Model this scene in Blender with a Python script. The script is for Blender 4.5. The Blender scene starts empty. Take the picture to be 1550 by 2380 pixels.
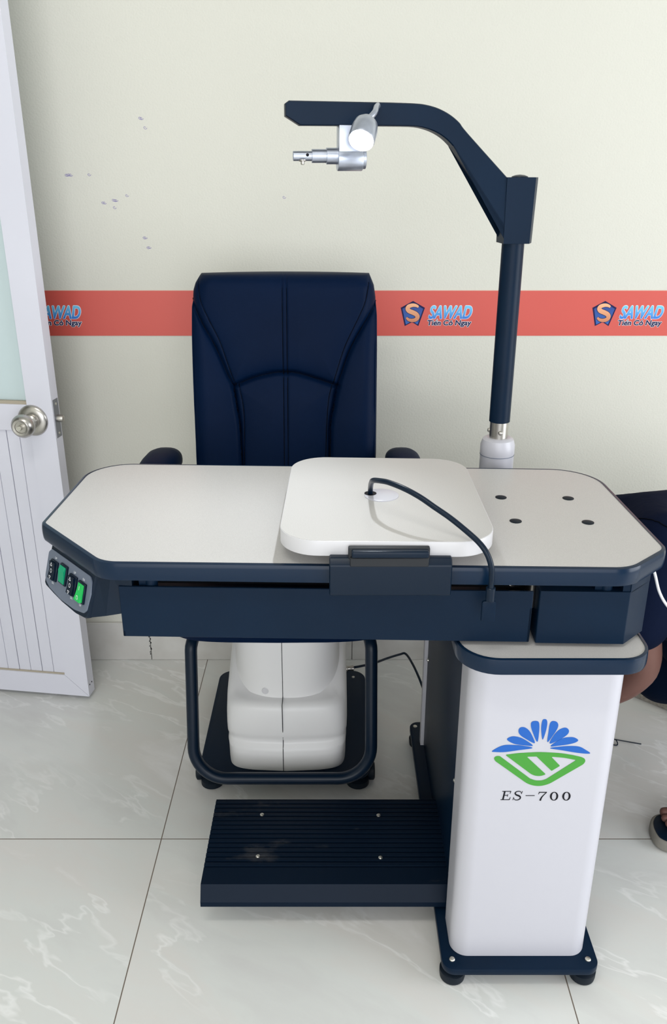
import bpy, bmesh, math, random
import numpy as np
from mathutils import Vector, Matrix
R = math.radians
random.seed(4)
S = bpy.context.scene
COL = S.collection

# ------------------------------------------------------------------ camera, light, exposure
cam_d = bpy.data.cameras.new('camera'); cam = bpy.data.objects.new('camera', cam_d); COL.objects.link(cam)
cam.location = (0, 0, 1.36)
cam.rotation_euler = (R(90 - 22.10), 0, 0)
cam_d.sensor_fit = 'VERTICAL'; cam_d.sensor_height = 36.0
cam_d.lens = 1953.0 / 2380.0 * 36.0
cam_d.clip_start = 0.02
S.camera = cam
S.view_settings.view_transform = 'Standard'
S.view_settings.look = 'None'
S.view_settings.gamma = 1.0
S.view_settings.exposure = 0.0
try: S.view_settings.use_curve_mapping = False
except Exception: pass

w = bpy.data.worlds.new('daylight'); S.world = w; w.use_nodes = True
bg = w.node_tree.nodes['Background']
bg.inputs['Color'].default_value = (0.86, 0.93, 1.0, 1); bg.inputs['Strength'].default_value = 0.62

def area(name, loc, rot, sx, sy, power, col=(1, 1, 1)):
    l = bpy.data.lights.new(name, 'AREA'); l.shape = 'RECTANGLE'; l.size = sx; l.size_y = sy
    l.energy = power; l.color = col
    o = bpy.data.objects.new(name, l); COL.objects.link(o); o.location = loc; o.rotation_euler = rot
    return o
# daylight through the open shop front behind the photographer, and from the opening on the right
area('shopfront_daylight', (-0.45, -2.4, 1.45), (R(89), 0, R(-2)), 4.2, 2.4, 103, (0.95, 0.97, 1.0))
area('side_opening_daylight', (2.95, 0.30, 1.10), (R(90), 0, R(78)), 1.9, 1.8, 68, (0.93, 0.965, 1.0))
area('ceiling_fill_light', (-0.4, 0.1, 2.96), (0, 0, 0), 1.2, 0.25, 16, (1.0, 0.98, 0.92))  # unseen overhead lamp, added as fill to brighten floor and table

# ------------------------------------------------------------------ materials
def mat(name, col, rough=0.5, metal=0.0, spec=0.5, noise=None, bump=None, coat=0.0, emis=None, es=0.0, trans=0.0, sheen=0.0):
    m = bpy.data.materials.new(name); m.use_nodes = True
    nt = m.node_tree; b = nt.nodes['Principled BSDF']
    c4 = (*col, 1)
    b.inputs['Base Color'].default_value = c4
    b.inputs['Roughness'].default_value = rough
    b.inputs['Metallic'].default_value = metal
    b.inputs['Specular IOR Level'].default_value = spec
    b.inputs['Coat Weight'].default_value = coat
    b.inputs['Transmission Weight'].default_value = trans
    if emis:
        b.inputs['Emission Color'].default_value = (*emis, 1); b.inputs['Emission Strength'].default_value = es
    tc = nt.nodes.new('ShaderNodeTexCoord')
    if noise:       # (scale, amount)
        n = nt.nodes.new('ShaderNodeTexNoise'); n.inputs['Scale'].default_value = noise[0]; n.inputs['Detail'].default_value = 3
        nt.links.new(tc.outputs['Object'], n.inputs['Vector'])
        r = nt.nodes.new('ShaderNodeMapRange'); r.inputs['From Min'].default_value = 0.25; r.inputs['From Max'].default_value = 0.75
        r.inputs['To Min'].default_value = 1 - noise[1]; r.inputs['To Max'].default_value = 1 + noise[1]
        nt.links.new(n.outputs['Fac'], r.inputs['Value'])
        mx = nt.nodes.new('ShaderNodeVectorMath'); mx.operation = 'SCALE'; mx.inputs[0].default_value = col
        nt.links.new(r.outputs['Result'], mx.inputs['Scale']); nt.links.new(mx.outputs['Vector'], b.inputs['Base Color'])
    if bump:        # (scale, strength, distance)
        n2 = nt.nodes.new('ShaderNodeTexNoise'); n2.inputs['Scale'].default_value = bump[0]; n2.inputs['Detail'].default_value = 4
        nt.links.new(tc.outputs['Object'], n2.inputs['Vector'])
        bp = nt.nodes.new('ShaderNodeBump'); bp.inputs['Strength'].default_value = bump[1]; bp.inputs['Distance'].default_value = bump[2]
        nt.links.new(n2.outputs['Fac'], bp.inputs['Height']); nt.links.new(bp.outputs['Normal'], b.inputs['Normal'])
    return m

M = {}
M['wall'] = mat('wall_paint', (0.64, 0.63, 0.565), 0.75, noise=(1.3, 0.02), bump=(210, 0.17, 0.004))
M['plain'] = mat('side_wall_paint', (0.62, 0.62, 0.55), 0.8)
M['ceil'] = mat('ceiling_paint', (0.50, 0.50, 0.48), 0.85)
M['steel_black'] = mat('navy_black_powder_coat', (0.0016, 0.0108, 0.029), 0.40, spec=0.14, noise=(9, 0.10), bump=(700, 0.10, 0.0006))
def worn_material():
    m = mat('scuffed_black_aluminium', (0.0016, 0.0078, 0.0205), 0.42, spec=0.12)
    nt = m.node_tree; b = nt.nodes['Principled BSDF']; N = nt.nodes.new; L = nt.links.new
    tc = N('ShaderNodeTexCoord'); mp = N('ShaderNodeMapping'); mp.inputs['Scale'].default_value = (1.0, 2.2, 1.0); L(tc.outputs['Object'], mp.inputs['Vector'])
    n = N('ShaderNodeTexNoise'); n.inputs['Scale'].default_value = 5.5; n.inputs['Detail'].default_value = 7; n.inputs['Roughness'].default_value = 0.65; L(mp.outputs[0], n.inputs['Vector'])
    r = N('ShaderNodeMapRange'); r.inputs['From Min'].default_value = 0.60; r.inputs['From Max'].default_value = 0.72; r.inputs['To Max'].default_value = 0.8; L(n.outputs['Fac'], r.inputs['Value'])
    mx = N('ShaderNodeMix'); mx.data_type = 'RGBA'; mx.inputs['A'].default_value = (0.0016, 0.0078, 0.0205, 1); mx.inputs['B'].default_value = (0.050, 0.052, 0.058, 1)
    L(r.outputs['Result'], mx.inputs['Factor']); L(mx.outputs['Result'], b.inputs['Base Color']); return m
M['worn_black'] = worn_material()
M['plastic_black'] = mat('black_plastic', (0.0025, 0.0100, 0.024), 0.30, spec=0.22)
M['panel_grey'] = mat('slate_grey_faceplate', (0.13, 0.155, 0.21), 0.45)
M['edge_black'] = mat('black_edge_banding', (0.0035, 0.0155, 0.040), 0.22, spec=0.25)
M['rubber'] = mat('black_rubber', (0.004, 0.009, 0.017), 0.5, spec=0.2)
M['laminate'] = mat('speckled_grey_laminate', (0.535, 0.520, 0.510), 0.36, noise=(950, 0.13))
M['white_edge'] = mat('white_edge_banding', (0.58, 0.57, 0.59), 0.3)
M['white'] = mat('white_powder_coat', (0.51, 0.505, 0.555), 0.32)
M['cover'] = mat('warm_white_plastic_cover', (0.75, 0.74, 0.74), 0.38, bump=(500, 0.05, 0.0005))
M['chrome'] = mat('brushed_steel', (0.50, 0.48, 0.45), 0.30, metal=1.0, noise=(60, 0.12))
M['latch'] = mat('dull_zinc_plate', (0.26, 0.27, 0.30), 0.45, metal=0.8)
M['satin'] = mat('satin_aluminium', (0.52, 0.56, 0.66), 0.33, metal=0.9, noise=(80, 0.08))
M['leather'] = mat('black_leatherette', (0.0008, 0.0075, 0.030), 0.5, spec=0.06, bump=(420, 0.22, 0.0008), noise=(5, 0.12))
M['stitch'] = mat('dark_thread', (0.002, 0.003, 0.007), 0.8, spec=0.05)
M['door'] = mat('white_plastic_door', (0.68, 0.68, 0.76), 0.4, noise=(3, 0.03))
M['bead'] = mat('beige_glazing_bead', (0.42, 0.37, 0.29), 0.6)
M['glass'] = mat('frosted_green_glass', (0.66, 0.78, 0.80), 0.35, trans=0.15)
M['red'] = mat('red_vinyl', (0.60, 0.085, 0.065), 0.42)
M['red_edge'] = mat('pale_vinyl_edge', (0.70, 0.50, 0.42), 0.5)
M['ink_white'] = mat('white_ink', (0.85, 0.87, 0.92), 0.4)
M['ink_navy'] = mat('navy_ink', (0.010, 0.010, 0.07), 0.5, spec=0.2)
M['ink_purple'] = mat('purple_ink', (0.06, 0.02, 0.32), 0.4)
M['ink_black'] = mat('black_ink', (0.006, 0.006, 0.01), 0.5, spec=0.15)
M['blue'] = mat('blue_vinyl', (0.003, 0.10, 0.44), 0.35)
M['green'] = mat('green_vinyl', (0.05, 0.29, 0.03), 0.35)
M['lamp'] = mat('lit_lamp_lens', (1, 1, 1), 0.3, emis=(0.93, 0.97, 1.0), es=30)
M['green_dim'] = mat('green_rocker_plastic', (0.005, 0.30, 0.15), 0.2, emis=(0.01, 0.5, 0.2), es=0.03)
M['green_lit'] = mat('lit_green_rocker_plastic', (0.01, 0.40, 0.09), 0.2, emis=(0.04, 0.9, 0.12), es=0.10)
M['skin'] = mat('brown_skin', (0.150, 0.072, 0.058), 0.5, spec=0.3, noise=(14, 0.10), bump=(260, 0.12, 0.001))
M['hair'] = mat('black_hair', (0.008, 0.007, 0.007), 0.5, bump=(180, 0.6, 0.004))
M['shirt'] = mat('dark_navy_cotton', (0.0030, 0.0065, 0.022), 0.85, spec=0.06, bump=(35, 0.35, 0.006))
M['trousers'] = mat('navy_trouser_cloth', (0.0015, 0.0060, 0.020), 0.8, spec=0.06, bump=(28, 0.4, 0.006))
M['sole'] = mat('taupe_foam_sole', (0.25, 0.235, 0.205), 0.8)
M['card'] = mat('speckled_brown_board', (0.30, 0.275, 0.235), 0.8, noise=(160, 0.35))
M['white_cord'] = mat('white_cord_sheath', (0.75, 0.76, 0.78), 0.4)
M['bolt'] = mat('zinc_bolt', (0.66, 0.64, 0.58), 0.3, metal=0.9)
M['frame_dark'] = mat('matt_black_steel', (0.004, 0.006, 0.010), 0.6)  # even near-black for inner frame, clip parts and seams

def grad_mat(name, c0, c1, z0, z1):
    m = bpy.data.materials.new(name); m.use_nodes = True; nt = m.node_tree; b = nt.nodes['Principled BSDF']
    b.inputs['Roughness'].default_value = 0.4
    g = nt.nodes.new('ShaderNodeNewGeometry'); s = nt.nodes.new('ShaderNodeSeparateXYZ'); r = nt.nodes.new('ShaderNodeMapRange')
    r.inputs['From Min'].default_value = z0; r.inputs['From Max'].default_value = z1
    cr = nt.nodes.new('ShaderNodeValToRGB'); cr.color_ramp.elements[0].color = (*c0, 1); cr.color_ramp.elements[1].color = (*c1, 1)
    nt.links.new(g.outputs['Position'], s.inputs[0]); nt.links.new(s.outputs['Z'], r.inputs['Value'])
    nt.links.new(r.outputs['Result'], cr.inputs['Fac']); nt.links.new(cr.outputs['Color'], b.inputs['Base Color'])
    return m
M['letters'] = grad_mat('printed_blue_letters', (0.02, 0.17, 0.62), (0.16, 0.55, 0.85), 1.010, 1.040)
M['orange'] = grad_mat('printed_orange_letter', (0.55, 0.20, 0.10), (0.85, 0.42, 0.22), 1.002, 1.044)
M['emblem_blue'] = grad_mat('printed_emblem_blue', (0.015, 0.11, 0.42), (0.008, 0.03, 0.22), 0.99, 1.05)

def floor_material():
    m = bpy.data.materials.new('polished_marble_tile'); m.use_nodes = True; nt = m.node_tree; b = nt.nodes['Principled BSDF']
    N = nt.nodes.new; L = nt.links.new
    def math_(op, a=None, b_=None, c=None):
        n = N('ShaderNodeMath'); n.operation = op
        for i, v in enumerate((a, b_, c)):
            if v is None: continue
            if isinstance(v, (int, float)): n.inputs[i].default_value = v
            else: L(v, n.inputs[i])
        return n.outputs[0]
    tc = N('ShaderNodeTexCoord'); sp = N('ShaderNodeSeparateXYZ'); L(tc.outputs['Object'], sp.inputs[0])
    tx = math_('DIVIDE', math_('ADD', sp.outputs['X'], 0.378), 0.8)
    ty = math_('DIVIDE', math_('ADD', sp.outputs['Y'], -1.440), 0.8)
    def edge(t):
        fr = math_('FRACT', math_('ADD', t, 0.5)); return math_('MULTIPLY', math_('ABSOLUTE', math_('SUBTRACT', fr, 0.5)), 0.8)
    d = math_('MINIMUM', edge(tx), edge(ty))
    grout = math_('LESS_THAN', d, 0.0011)
    # a different piece of stone in each tile
    cb = N('ShaderNodeCombineXYZ'); L(math_('MULTIPLY', math_('FLOOR', tx), 3.7), cb.inputs[0]); L(math_('MULTIPLY', math_('FLOOR', ty), 5.3), cb.inputs[1])
    va = N('ShaderNodeVectorMath'); va.operation = 'ADD'; L(tc.outputs['Object'], va.inputs[0]); L(cb.outputs[0], va.inputs[1])
    vr0 = N('ShaderNodeVectorRotate'); vr0.rotation_type = 'Z_AXIS'; vr0.inputs['Angle'].default_value = R(32); L(va.outputs[0], vr0.inputs['Vector'])
    mp = N('ShaderNodeMapping'); mp.inputs['Scale'].default_value = (0.85, 2.5, 1)
    L(vr0.outputs[0], mp.inputs['Vector'])
    wn = N('ShaderNodeTexNoise'); wn.inputs['Scale'].default_value = 1.8; wn.inputs['Detail'].default_value = 5; L(mp.outputs[0], wn.inputs['Vector'])
    ws = N('ShaderNodeVectorMath'); ws.operation = 'SCALE'; L(wn.outputs['Color'], ws.inputs[0]); ws.inputs['Scale'].default_value = 0.6
    wa = N('ShaderNodeVectorMath'); wa.operation = 'ADD'; L(mp.outputs[0], wa.inputs[0]); L(ws.outputs[0], wa.inputs[1])
    n1 = N('ShaderNodeTexNoise'); n1.inputs['Scale'].default_value = 1.8; n1.inputs['Detail'].default_value = 6; n1.inputs['Roughness'].default_value = 0.6; L(wa.outputs[0], n1.inputs['Vector'])
    cr = N('ShaderNodeValToRGB'); e = cr.color_ramp.elements
    e[0].position = 0.30; e[0].color = (0.655, 0.65, 0.64, 1); e[1].position = 0.72; e[1].color = (0.84, 0.825, 0.82, 1)
    q = e.new(0.45); q.color = (0.71, 0.72, 0.70, 1); q = e.new(0.58); q.color = (0.72, 0.70, 0.675, 1)
    L(n1.outputs['Fac'], cr.inputs['Fac'])
    # thin pale veins: ridge of a second noise
    n2 = N('ShaderNodeTexNoise'); n2.inputs['Scale'].default_value = 1.5; n2.inputs['Detail'].default_value = 5; n2.inputs['Roughness'].default_value = 0.62; L(wa.outputs[0], n2.inputs['Vector'])
    rid = math_('ABSOLUTE', math_('SUBTRACT', n2.outputs['Fac'], 0.5))
    vr = N('ShaderNodeMapRange'); vr.inputs['From Min'].default_value = 0.0; vr.inputs['From Max'].default_value = 0.016
    vr.inputs['To Min'].default_value = 1.0; vr.inputs['To Max'].default_value = 0.0; L(rid, vr.inputs['Value'])
    n3 = N('ShaderNodeTexNoise'); n3.inputs['Scale'].default_value = 3.2; L(va.outputs[0], n3.inputs['Vector'])
    vm = N('ShaderNodeMapRange'); vm.inputs['From Min'].default_value = 0.38; vm.inputs['From Max'].default_value = 0.60; L(n3.outputs['Fac'], vm.inputs['Value'])
    vf = math_('MULTIPLY', math_('MULTIPLY', vr.outputs[0], vm.outputs[0]), 0.6)
    mx = N('ShaderNodeMix'); mx.data_type = 'RGBA'; L(vf, mx.inputs['Factor']); L(cr.outputs['Color'], mx.inputs['A']); mx.inputs['B'].default_value = (0.93, 0.925, 0.92, 1)
    mg = N('ShaderNodeMix'); mg.data_type = 'RGBA'; L(grout, mg.inputs['Factor']); L(mx.outputs['Result'], mg.inputs['A']); mg.inputs['B'].default_value = (0.16, 0.125, 0.10, 1)
    L(mg.outputs['Result'], b.inputs['Base Color'])
    rr = math_('ADD', math_('MULTIPLY', grout, 0.5), 0.24); L(rr, b.inputs['Roughness'])
    b.inputs['Specular IOR Level'].default_value = 0.45
    return m
M['floor'] = floor_material()

def skirt_material():
    m = mat('marble_skirting_tile', (0.47, 0.45, 0.42), 0.35)
    nt = m.node_tree; b = nt.nodes['Principled BSDF']; N = nt.nodes.new; L = nt.links.new
    tc = N('ShaderNodeTexCoord'); n = N('ShaderNodeTexNoise'); n.inputs['Scale'].default_value = 5; n.inputs['Detail'].default_value = 6
    L(tc.outputs['Object'], n.inputs['Vector']); cr = N('ShaderNodeValToRGB')
    cr.color_ramp.elements[0].position = .35; cr.color_ramp.elements[0].color = (0.50, 0.48, 0.45, 1)
    cr.color_ramp.elements[1].position = .65; cr.color_ramp.elements[1].color = (0.66, 0.65, 0.63, 1)
    L(n.outputs['Fac'], cr.inputs['Fac']); L(cr.outputs['Color'], b.inputs['Base Color'])
    return m
M['skirt'] = skirt_material()

# ------------------------------------------------------------------ mesh helpers
def obj(name, bm, m, parent=None, smooth=True, angle=40):
    bmesh.ops.recalc_face_normals(bm, faces=bm.faces)
    me = bpy.data.meshes.new(name); bm.to_mesh(me); bm.free()
    me.materials.append(m)
    if smooth:
        me.polygons.foreach_set('use_smooth', [True] * len(me.polygons))
        try: me.set_sharp_from_angle(angle=R(angle))
        except Exception: pass
    o = bpy.data.objects.new(name, me); COL.objects.link(o)
    if parent: o.parent = parent
    return o
def thing(name, label, cat, loc=(0, 0, 0), group=None):
    o = bpy.data.objects.new(name, None); COL.objects.link(o); o.location = loc; o.empty_display_size = 0.05
    o['label'] = label; o['category'] = cat
    if group: o['group'] = group
    return o
def tag(o, label, cat, group=None):
    o['label'] = label; o['category'] = cat
    if group: o['group'] = group
    return o
def struct(o): o['kind'] = 'structure'; return o

def box(bm, x0, x1, y0, y1, z0, z1, bev=0.0, seg=2, mt=None):
    vs = [bm.verts.new(p) for p in ((x0,y0,z0),(x1,y0,z0),(x1,y1,z0),(x0,y1,z0),(x0,y0,z1),(x1,y0,z1),(x1,y1,z1),(x0,y1,z1))]
    fs = [bm.faces.new([vs[i] for i in q]) for q in ((3,2,1,0),(4,5,6,7),(0,1,5,4),(1,2,6,5),(2,3,7,6),(3,0,4,7))]
    if bev > 0:
        es = list({e for f_ in fs for e in f_.edges})
        r = bmesh.ops.bevel(bm, geom=es, offset=bev, segments=seg, affect='EDGES', profile=0.5)
        vs = list({v for f_ in r['faces'] for v in f_.verts} | {v for v in vs if v.is_valid})
    if mt is not None: bmesh.ops.transform(bm, matrix=mt, verts=[v for v in vs if v.is_valid])
    return bm
def nb(): return bmesh.new()

def rounded(pts, radii, n=8):
    out = []; k = len(pts)
    for i in range(k):
        p = Vector(pts[i]); a = Vector(pts[i-1]) - p; b = Vector(pts[(i+1) % k]) - p
        r = radii[i] if isinstance(radii, (list, tuple)) else radii
        if r <= 0: out.append((p.x, p.y)); continue
        ang = a.angle(b); t = min(r / math.tan(ang/2), a.length*.49, b.length*.49); r = t * math.tan(ang/2)
        a.normalize(); b.normalize(); c = p + (a+b).normalized() * (r / math.sin(ang/2))
        s = p + a*t - c; e = p + b*t - c
        a0 = math.atan2(s.y, s.x); a1 = math.atan2(e.y, e.x); d = (a1 - a0 + math.pi) % (2*math.pi) - math.pi
        for j in range(n+1):
            q = a0 + d*j/n; out.append((c.x + r*math.cos(q), c.y + r*math.sin(q)))
    return out
def offset(poly, d):
    """offset a counter-clockwise or clockwise loop outward by d"""
    k = len(poly); ar = sum(poly[i][0]*poly[(i+1)%k][1] - poly[(i+1)%k][0]*poly[i][1] for i in range(k))
    sg = 1 if ar > 0 else -1; out = []
    for i in range(k):
        a = Vector(poly[i-1]); b = Vector(poly[i]); c = Vector(poly[(i+1)%k])
        e1 = (b-a); e2 = (c-b)
        if e1.length < 1e-7: e1 = e2
        if e2.length < 1e-7: e2 = e1
        n = Vector((e1.y, -e1.x)).normalized() + Vector((e2.y, -e2.x)).normalized(); n.normalize()
        out.append((b.x + sg*n.x*d, b.y + sg*n.y*d))
    return out
def loft(bm, loops, cap0=True, cap1=True, closed=True):
    rows = [[bm.verts.new(p) for p in lp] for lp in loops]; n = len(rows[0])
    for a, b in zip(rows, rows[1:]):
        for i in range(n if closed else n-1):
            j = (i+1) % n; bm.faces.new((a[i], a[j], b[j], b[i]))
    if cap0: bm.faces.new(rows[0][::-1])
    if cap1: bm.faces.new(rows[-1])
    return rows
def slab(bm, poly, z0, z1, round_=0.0, n=4):
    """prism of a plan outline with rounded rims"""
    loops = []
    if round_ > 0:
        for j in range(n+1):
            q = math.pi/2*j/n; loops.append([(x, y, z0 + round_*(1-math.sin(q))) for x, y in offset(poly, -round_*(1-math.cos(math.pi/2-q)) if False else -round_*(1-math.cos(math.pi/2 - math.pi/2*(1-j/n))) )])
        loops = []
        for j in range(n+1):
            q = math.pi/2*j/n
            loops.append([(x, y, z0 + round_*(1-math.sin(q))) for x, y in offset(poly, -round_*(1-math.cos(math.pi/2-q)))] if False else [(x, y, z0 + round_*(1-math.cos(q))) for x, y in offset(poly, -round_*(1-math.sin(q)))])
        for j in range(n+1):
            q = math.pi/2*j/n
            loops.append([(x, y, z1 - round_*(1-math.sin(math.pi/2-q)) if False else z1 - round_*(1-math.sin(q))) for x, y in offset(poly, -round_*(1-math.cos(q)))])
    else: loops = [[(x, y, z0) for x, y in poly], [(x, y, z1) for x, y in poly]]
    loft(bm, loops); return bm
def flat(bm, pts, y0, y1):
    """outline in the XZ plane with thickness along Y"""
    loft(bm, [[(x, y1, z) for x, z in pts], [(x, y0, z) for x, z in pts]])
    return bm
def catmull(P, n=8, closed=False):
    P = [Vector(p) for p in P]; k = len(P); out = []
    rng = range(k) if closed else range(k-1)
    for i in rng:
        if closed: a, b, c, d = P[i-1], P[i], P[(i+1)%k], P[(i+2)%k]
        else: a, b, c, d = P[max(i-1,0)], P[i], P[i+1], P[min(i+2,k-1)]
        for j in range(n):
            t = j/n; out.append(0.5*((2*b) + (c-a)*t + (2*a-5*b+4*c-d)*t*t + (3*b-a-3*c+d)*t**3))
    if not closed: out.append(P[-1])
    return out
def tube(bm, pts, r, seg=12, closed=False):
    P = [Vector(p) for p in pts]; k = len(P); rows = []; up = None
    for i in range(k):
        if closed: t = (P[(i+1)%k] - P[i-1])
        else: t = P[min(i+1,k-1)] - P[max(i-1,0)]
        t.normalize()
        if up is None: up = Vector((0,0,1)) if abs(t.z) < .9 else Vector((0,1,0))
        x = t.cross(up).normalized(); y = x.cross(t).normalized(); up = y
        rr = r[i] if isinstance(r, (list, tuple)) else r
        rows.append([P[i] + x*rr*math.cos(2*math.pi*j/seg) + y*rr*math.sin(2*math.pi*j/seg) for j in range(seg)])
    if closed: loft(bm, rows + [rows[0]], False, False)
    else: loft(bm, rows)
    return bm
def lathe(bm, prof, origin, axis, seg=24):
    """prof: (radius, height) pairs along axis"""
    o = Vector(origin); a = Vector(axis).normalized(); u = a.orthogonal().normalized(); v = a.cross(u)
    loops = [[o + a*h + (u*math.cos(2*math.pi*j/seg) + v*math.sin(2*math.pi*j/seg))*max(r, 1e-5) for j in range(seg)] for r, h in prof]
    loft(bm, loops); return bm
def cyl(bm, p0, p1, r, seg=20, bev=0.0):
    p0 = Vector(p0); p1 = Vector(p1); L = (p1-p0).length
    pr = [(r, 0), (r, L)] if not bev else [(r-bev, 0), (r, bev), (r, L-bev), (r-bev, L)]
    return lathe(bm, pr, p0, p1-p0, seg)
def ribbon(bm, path, widths, y0, y1):
    """pen stroke in the XZ plane"""
    P = [Vector(p) for p in path]; k = len(P); A = []; B = []
    for i in range(k):
        t = (P[min(i+1,k-1)] - P[max(i-1,0)]).normalized(); n = Vector((-t.y, t.x))
        wd = widths[i] if isinstance(widths, (list, tuple)) else widths
        A.append(P[i] + n*wd/2); B.append(P[i] - n*wd/2)
    for i in range(k-1):
        q = [A[i], A[i+1], B[i+1], B[i]]
        yj = y0 - i*1.5e-6; vs0 = [bm.verts.new((p.x, yj, p.y)) for p in q]; vs1 = [bm.verts.new((p.x, y1, p.y)) for p in q]
        try:
            bm.faces.new(vs0); bm.faces.new(vs1[::-1])
            for a_, b_ in ((0,1),(2,3)): bm.faces.new((vs0[a_], vs0[b_], vs1[b_], vs1[a_]))
        except ValueError: pass
    return bm
def text_mesh(s, height, width=None, bold=0.0, shear=0.0, depth=0.0004, loc=(0,0,0), m=None, name='lettering', parent=None, ref=None, rotm=None, space=1.0, grow=0.0):
    cu = bpy.data.curves.new(name, 'FONT'); cu.body = s; cu.size = 1.0; cu.offset = bold; cu.shear = shear; cu.extrude = 0.0; cu.resolution_u = 6
    cu.space_character = space
    t = bpy.data.objects.new(name + '_src', cu); COL.objects.link(t)
    dg = bpy.context.evaluated_depsgraph_get(); me = bpy.data.meshes.new_from_object(t.evaluated_get(dg))
    bpy.data.objects.remove(t); bpy.data.curves.remove(cu)
    co = np.array([v.co[:] for v in me.vertices]); mn, mx = co.min(0), co.max(0)
    if ref is None: ref = (mn[0], mn[1], mx[0], mx[1])
    sy = height / (ref[3]-ref[1]); sx = (width/(ref[2]-ref[0])) if width else sy
    src = [(v.co.x, v.co.y) for v in me.vertices]; fcs = [tuple(p.vertices) for p in me.polygons]; bpy.data.meshes.remove(me)
    bm = bmesh.new(); shifts = [(0.0, 0.0)]
    if grow > 0:
        for rr in ((grow*0.5, grow) if grow > 0.0009 else (grow,)): shifts += [(rr*math.cos(2*math.pi*i/12), rr*math.sin(2*math.pi*i/12)) for i in range(12)]
    for si, (du, dv) in enumerate(shifts):
        dd = depth + si*3e-6; lay = []
        for x, y in src:
            X = (x-ref[0])*sx + du; Z = (y-ref[1])*sy + dv
            lay.append(bm.verts.new((loc[0]+X, loc[1]-dd, loc[2]+Z) if rotm is None else rotm @ Vector((X, Z, dd))))
        for f_ in fcs:
            try: bm.faces.new([lay[i] for i in f_])
            except ValueError: pass
    return obj(name, bm, m, parent, smooth=False), ref

# ------------------------------------------------------------------ room
WY = 2.182
bm = nb(); box(bm, -2.9, 3.2, -3.2, WY+0.1, -0.06, 0.0); struct(obj('floor', bm, M['floor'], smooth=False))
bm = nb(); box(bm, -2.9, 3.2, -3.2, WY+0.1, 3.0, 3.06); struct(obj('ceiling', bm, M['ceil'], smooth=False))
bm = nb(); box(bm, -2.9, 3.2, WY, WY+0.1, 0, 3.0); wall = struct(obj('wall_back', bm, M['wall'], smooth=False))
bm = nb()       # left wall with the doorway the leaf belongs to
box(bm, -1.56, -1.46, -3.2, 1.24, 0, 3.0); box(bm, -1.56, -1.46, 1.24, WY, 2.10, 3.0); box(bm, -1.56, -1.46, 2.06, WY, 0, 2.10)
struct(obj('wall_left', bm, M['plain'], smooth=False))
bm = nb(); box(bm, -2.9, -2.8, -3.2, WY, 0, 3.0); struct(obj('wall_corridor', bm, M['plain'], smooth=False))
bm = nb()
box(bm, 3.1, 3.2, 1.2, WY, 0, 3.0); box(bm, 3.1, 3.2, -3.2, -1.0, 0, 3.0); box(bm, 3.1, 3.2, -1.0, 1.2, 2.5, 3.0)
struct(obj('wall_right', bm, M['plain'], smooth=False))
bm = nb(); box(bm, -1.475, -1.445, 1.20, 1.25, 0, 2.12); box(bm, -1.475, -1.445, 2.06, 2.10, 0, 2.12); box(bm, -1.475, -1.445, 1.20, 2.10, 2.09, 2.13)
struct(obj('trim_1', bm, M['door'], smooth=False))
# tiled skirting
bm = nb()
xs = [-1.46, -1.13, -0.545, 0.055, 0.655, 1.255, 1.855, 2.455, 3.1]
for a, b in zip(xs, xs[1:]): box(bm, a+0.0008, b-0.0008, WY-0.012, WY, 0.0005, 0.125, 0.001, 1)
bb = struct(obj('baseboard_back', bm, M['skirt']))
bm = nb()       # grime in one skirting joint
for i in range(14):
    z = 0.02 + i*0.007 + random.uniform(-.002, .002); x = -0.545 + random.uniform(-.003, .003)
    box(bm, x-0.0012, x+0.0014, WY-0.0126, WY-0.0118, z, z+random.uniform(.002, .006))
obj('grime_marks', bm, M['ink_black'], bb, smooth=False)

# purple pen scribbles on the wall
bm = nb()
for i, (x, z) in enumerate([(-0.4541,1.4743),(-0.4457,1.4541),(-0.6387,1.3504),(-0.5889,1.3514),(-0.5022,1.3039),(-0.5603,1.2872),(-0.5325,1.2931),(-0.5352,1.2764),(-0.4666,1.2064),(-0.459,1.183),(-0.1202,1.3)]):
    k = (2,1,4,1,1,2,3,1,2,2,1)[i]; pts = []
    for j in range(k*8+1):
        q = 2*math.pi*j/8; pts.append((x + 0.0030*math.cos(q) + 0.0035*(j/8 - k/2), z + 0.0032*math.sin(q)*(0.8+0.2*math.sin(i+j))))
    ribbon(bm, pts, 0.0007, WY-0.0003, WY+0.0002)
obj('pen_marks', bm, M['ink_purple'], wall, smooth=False)

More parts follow.
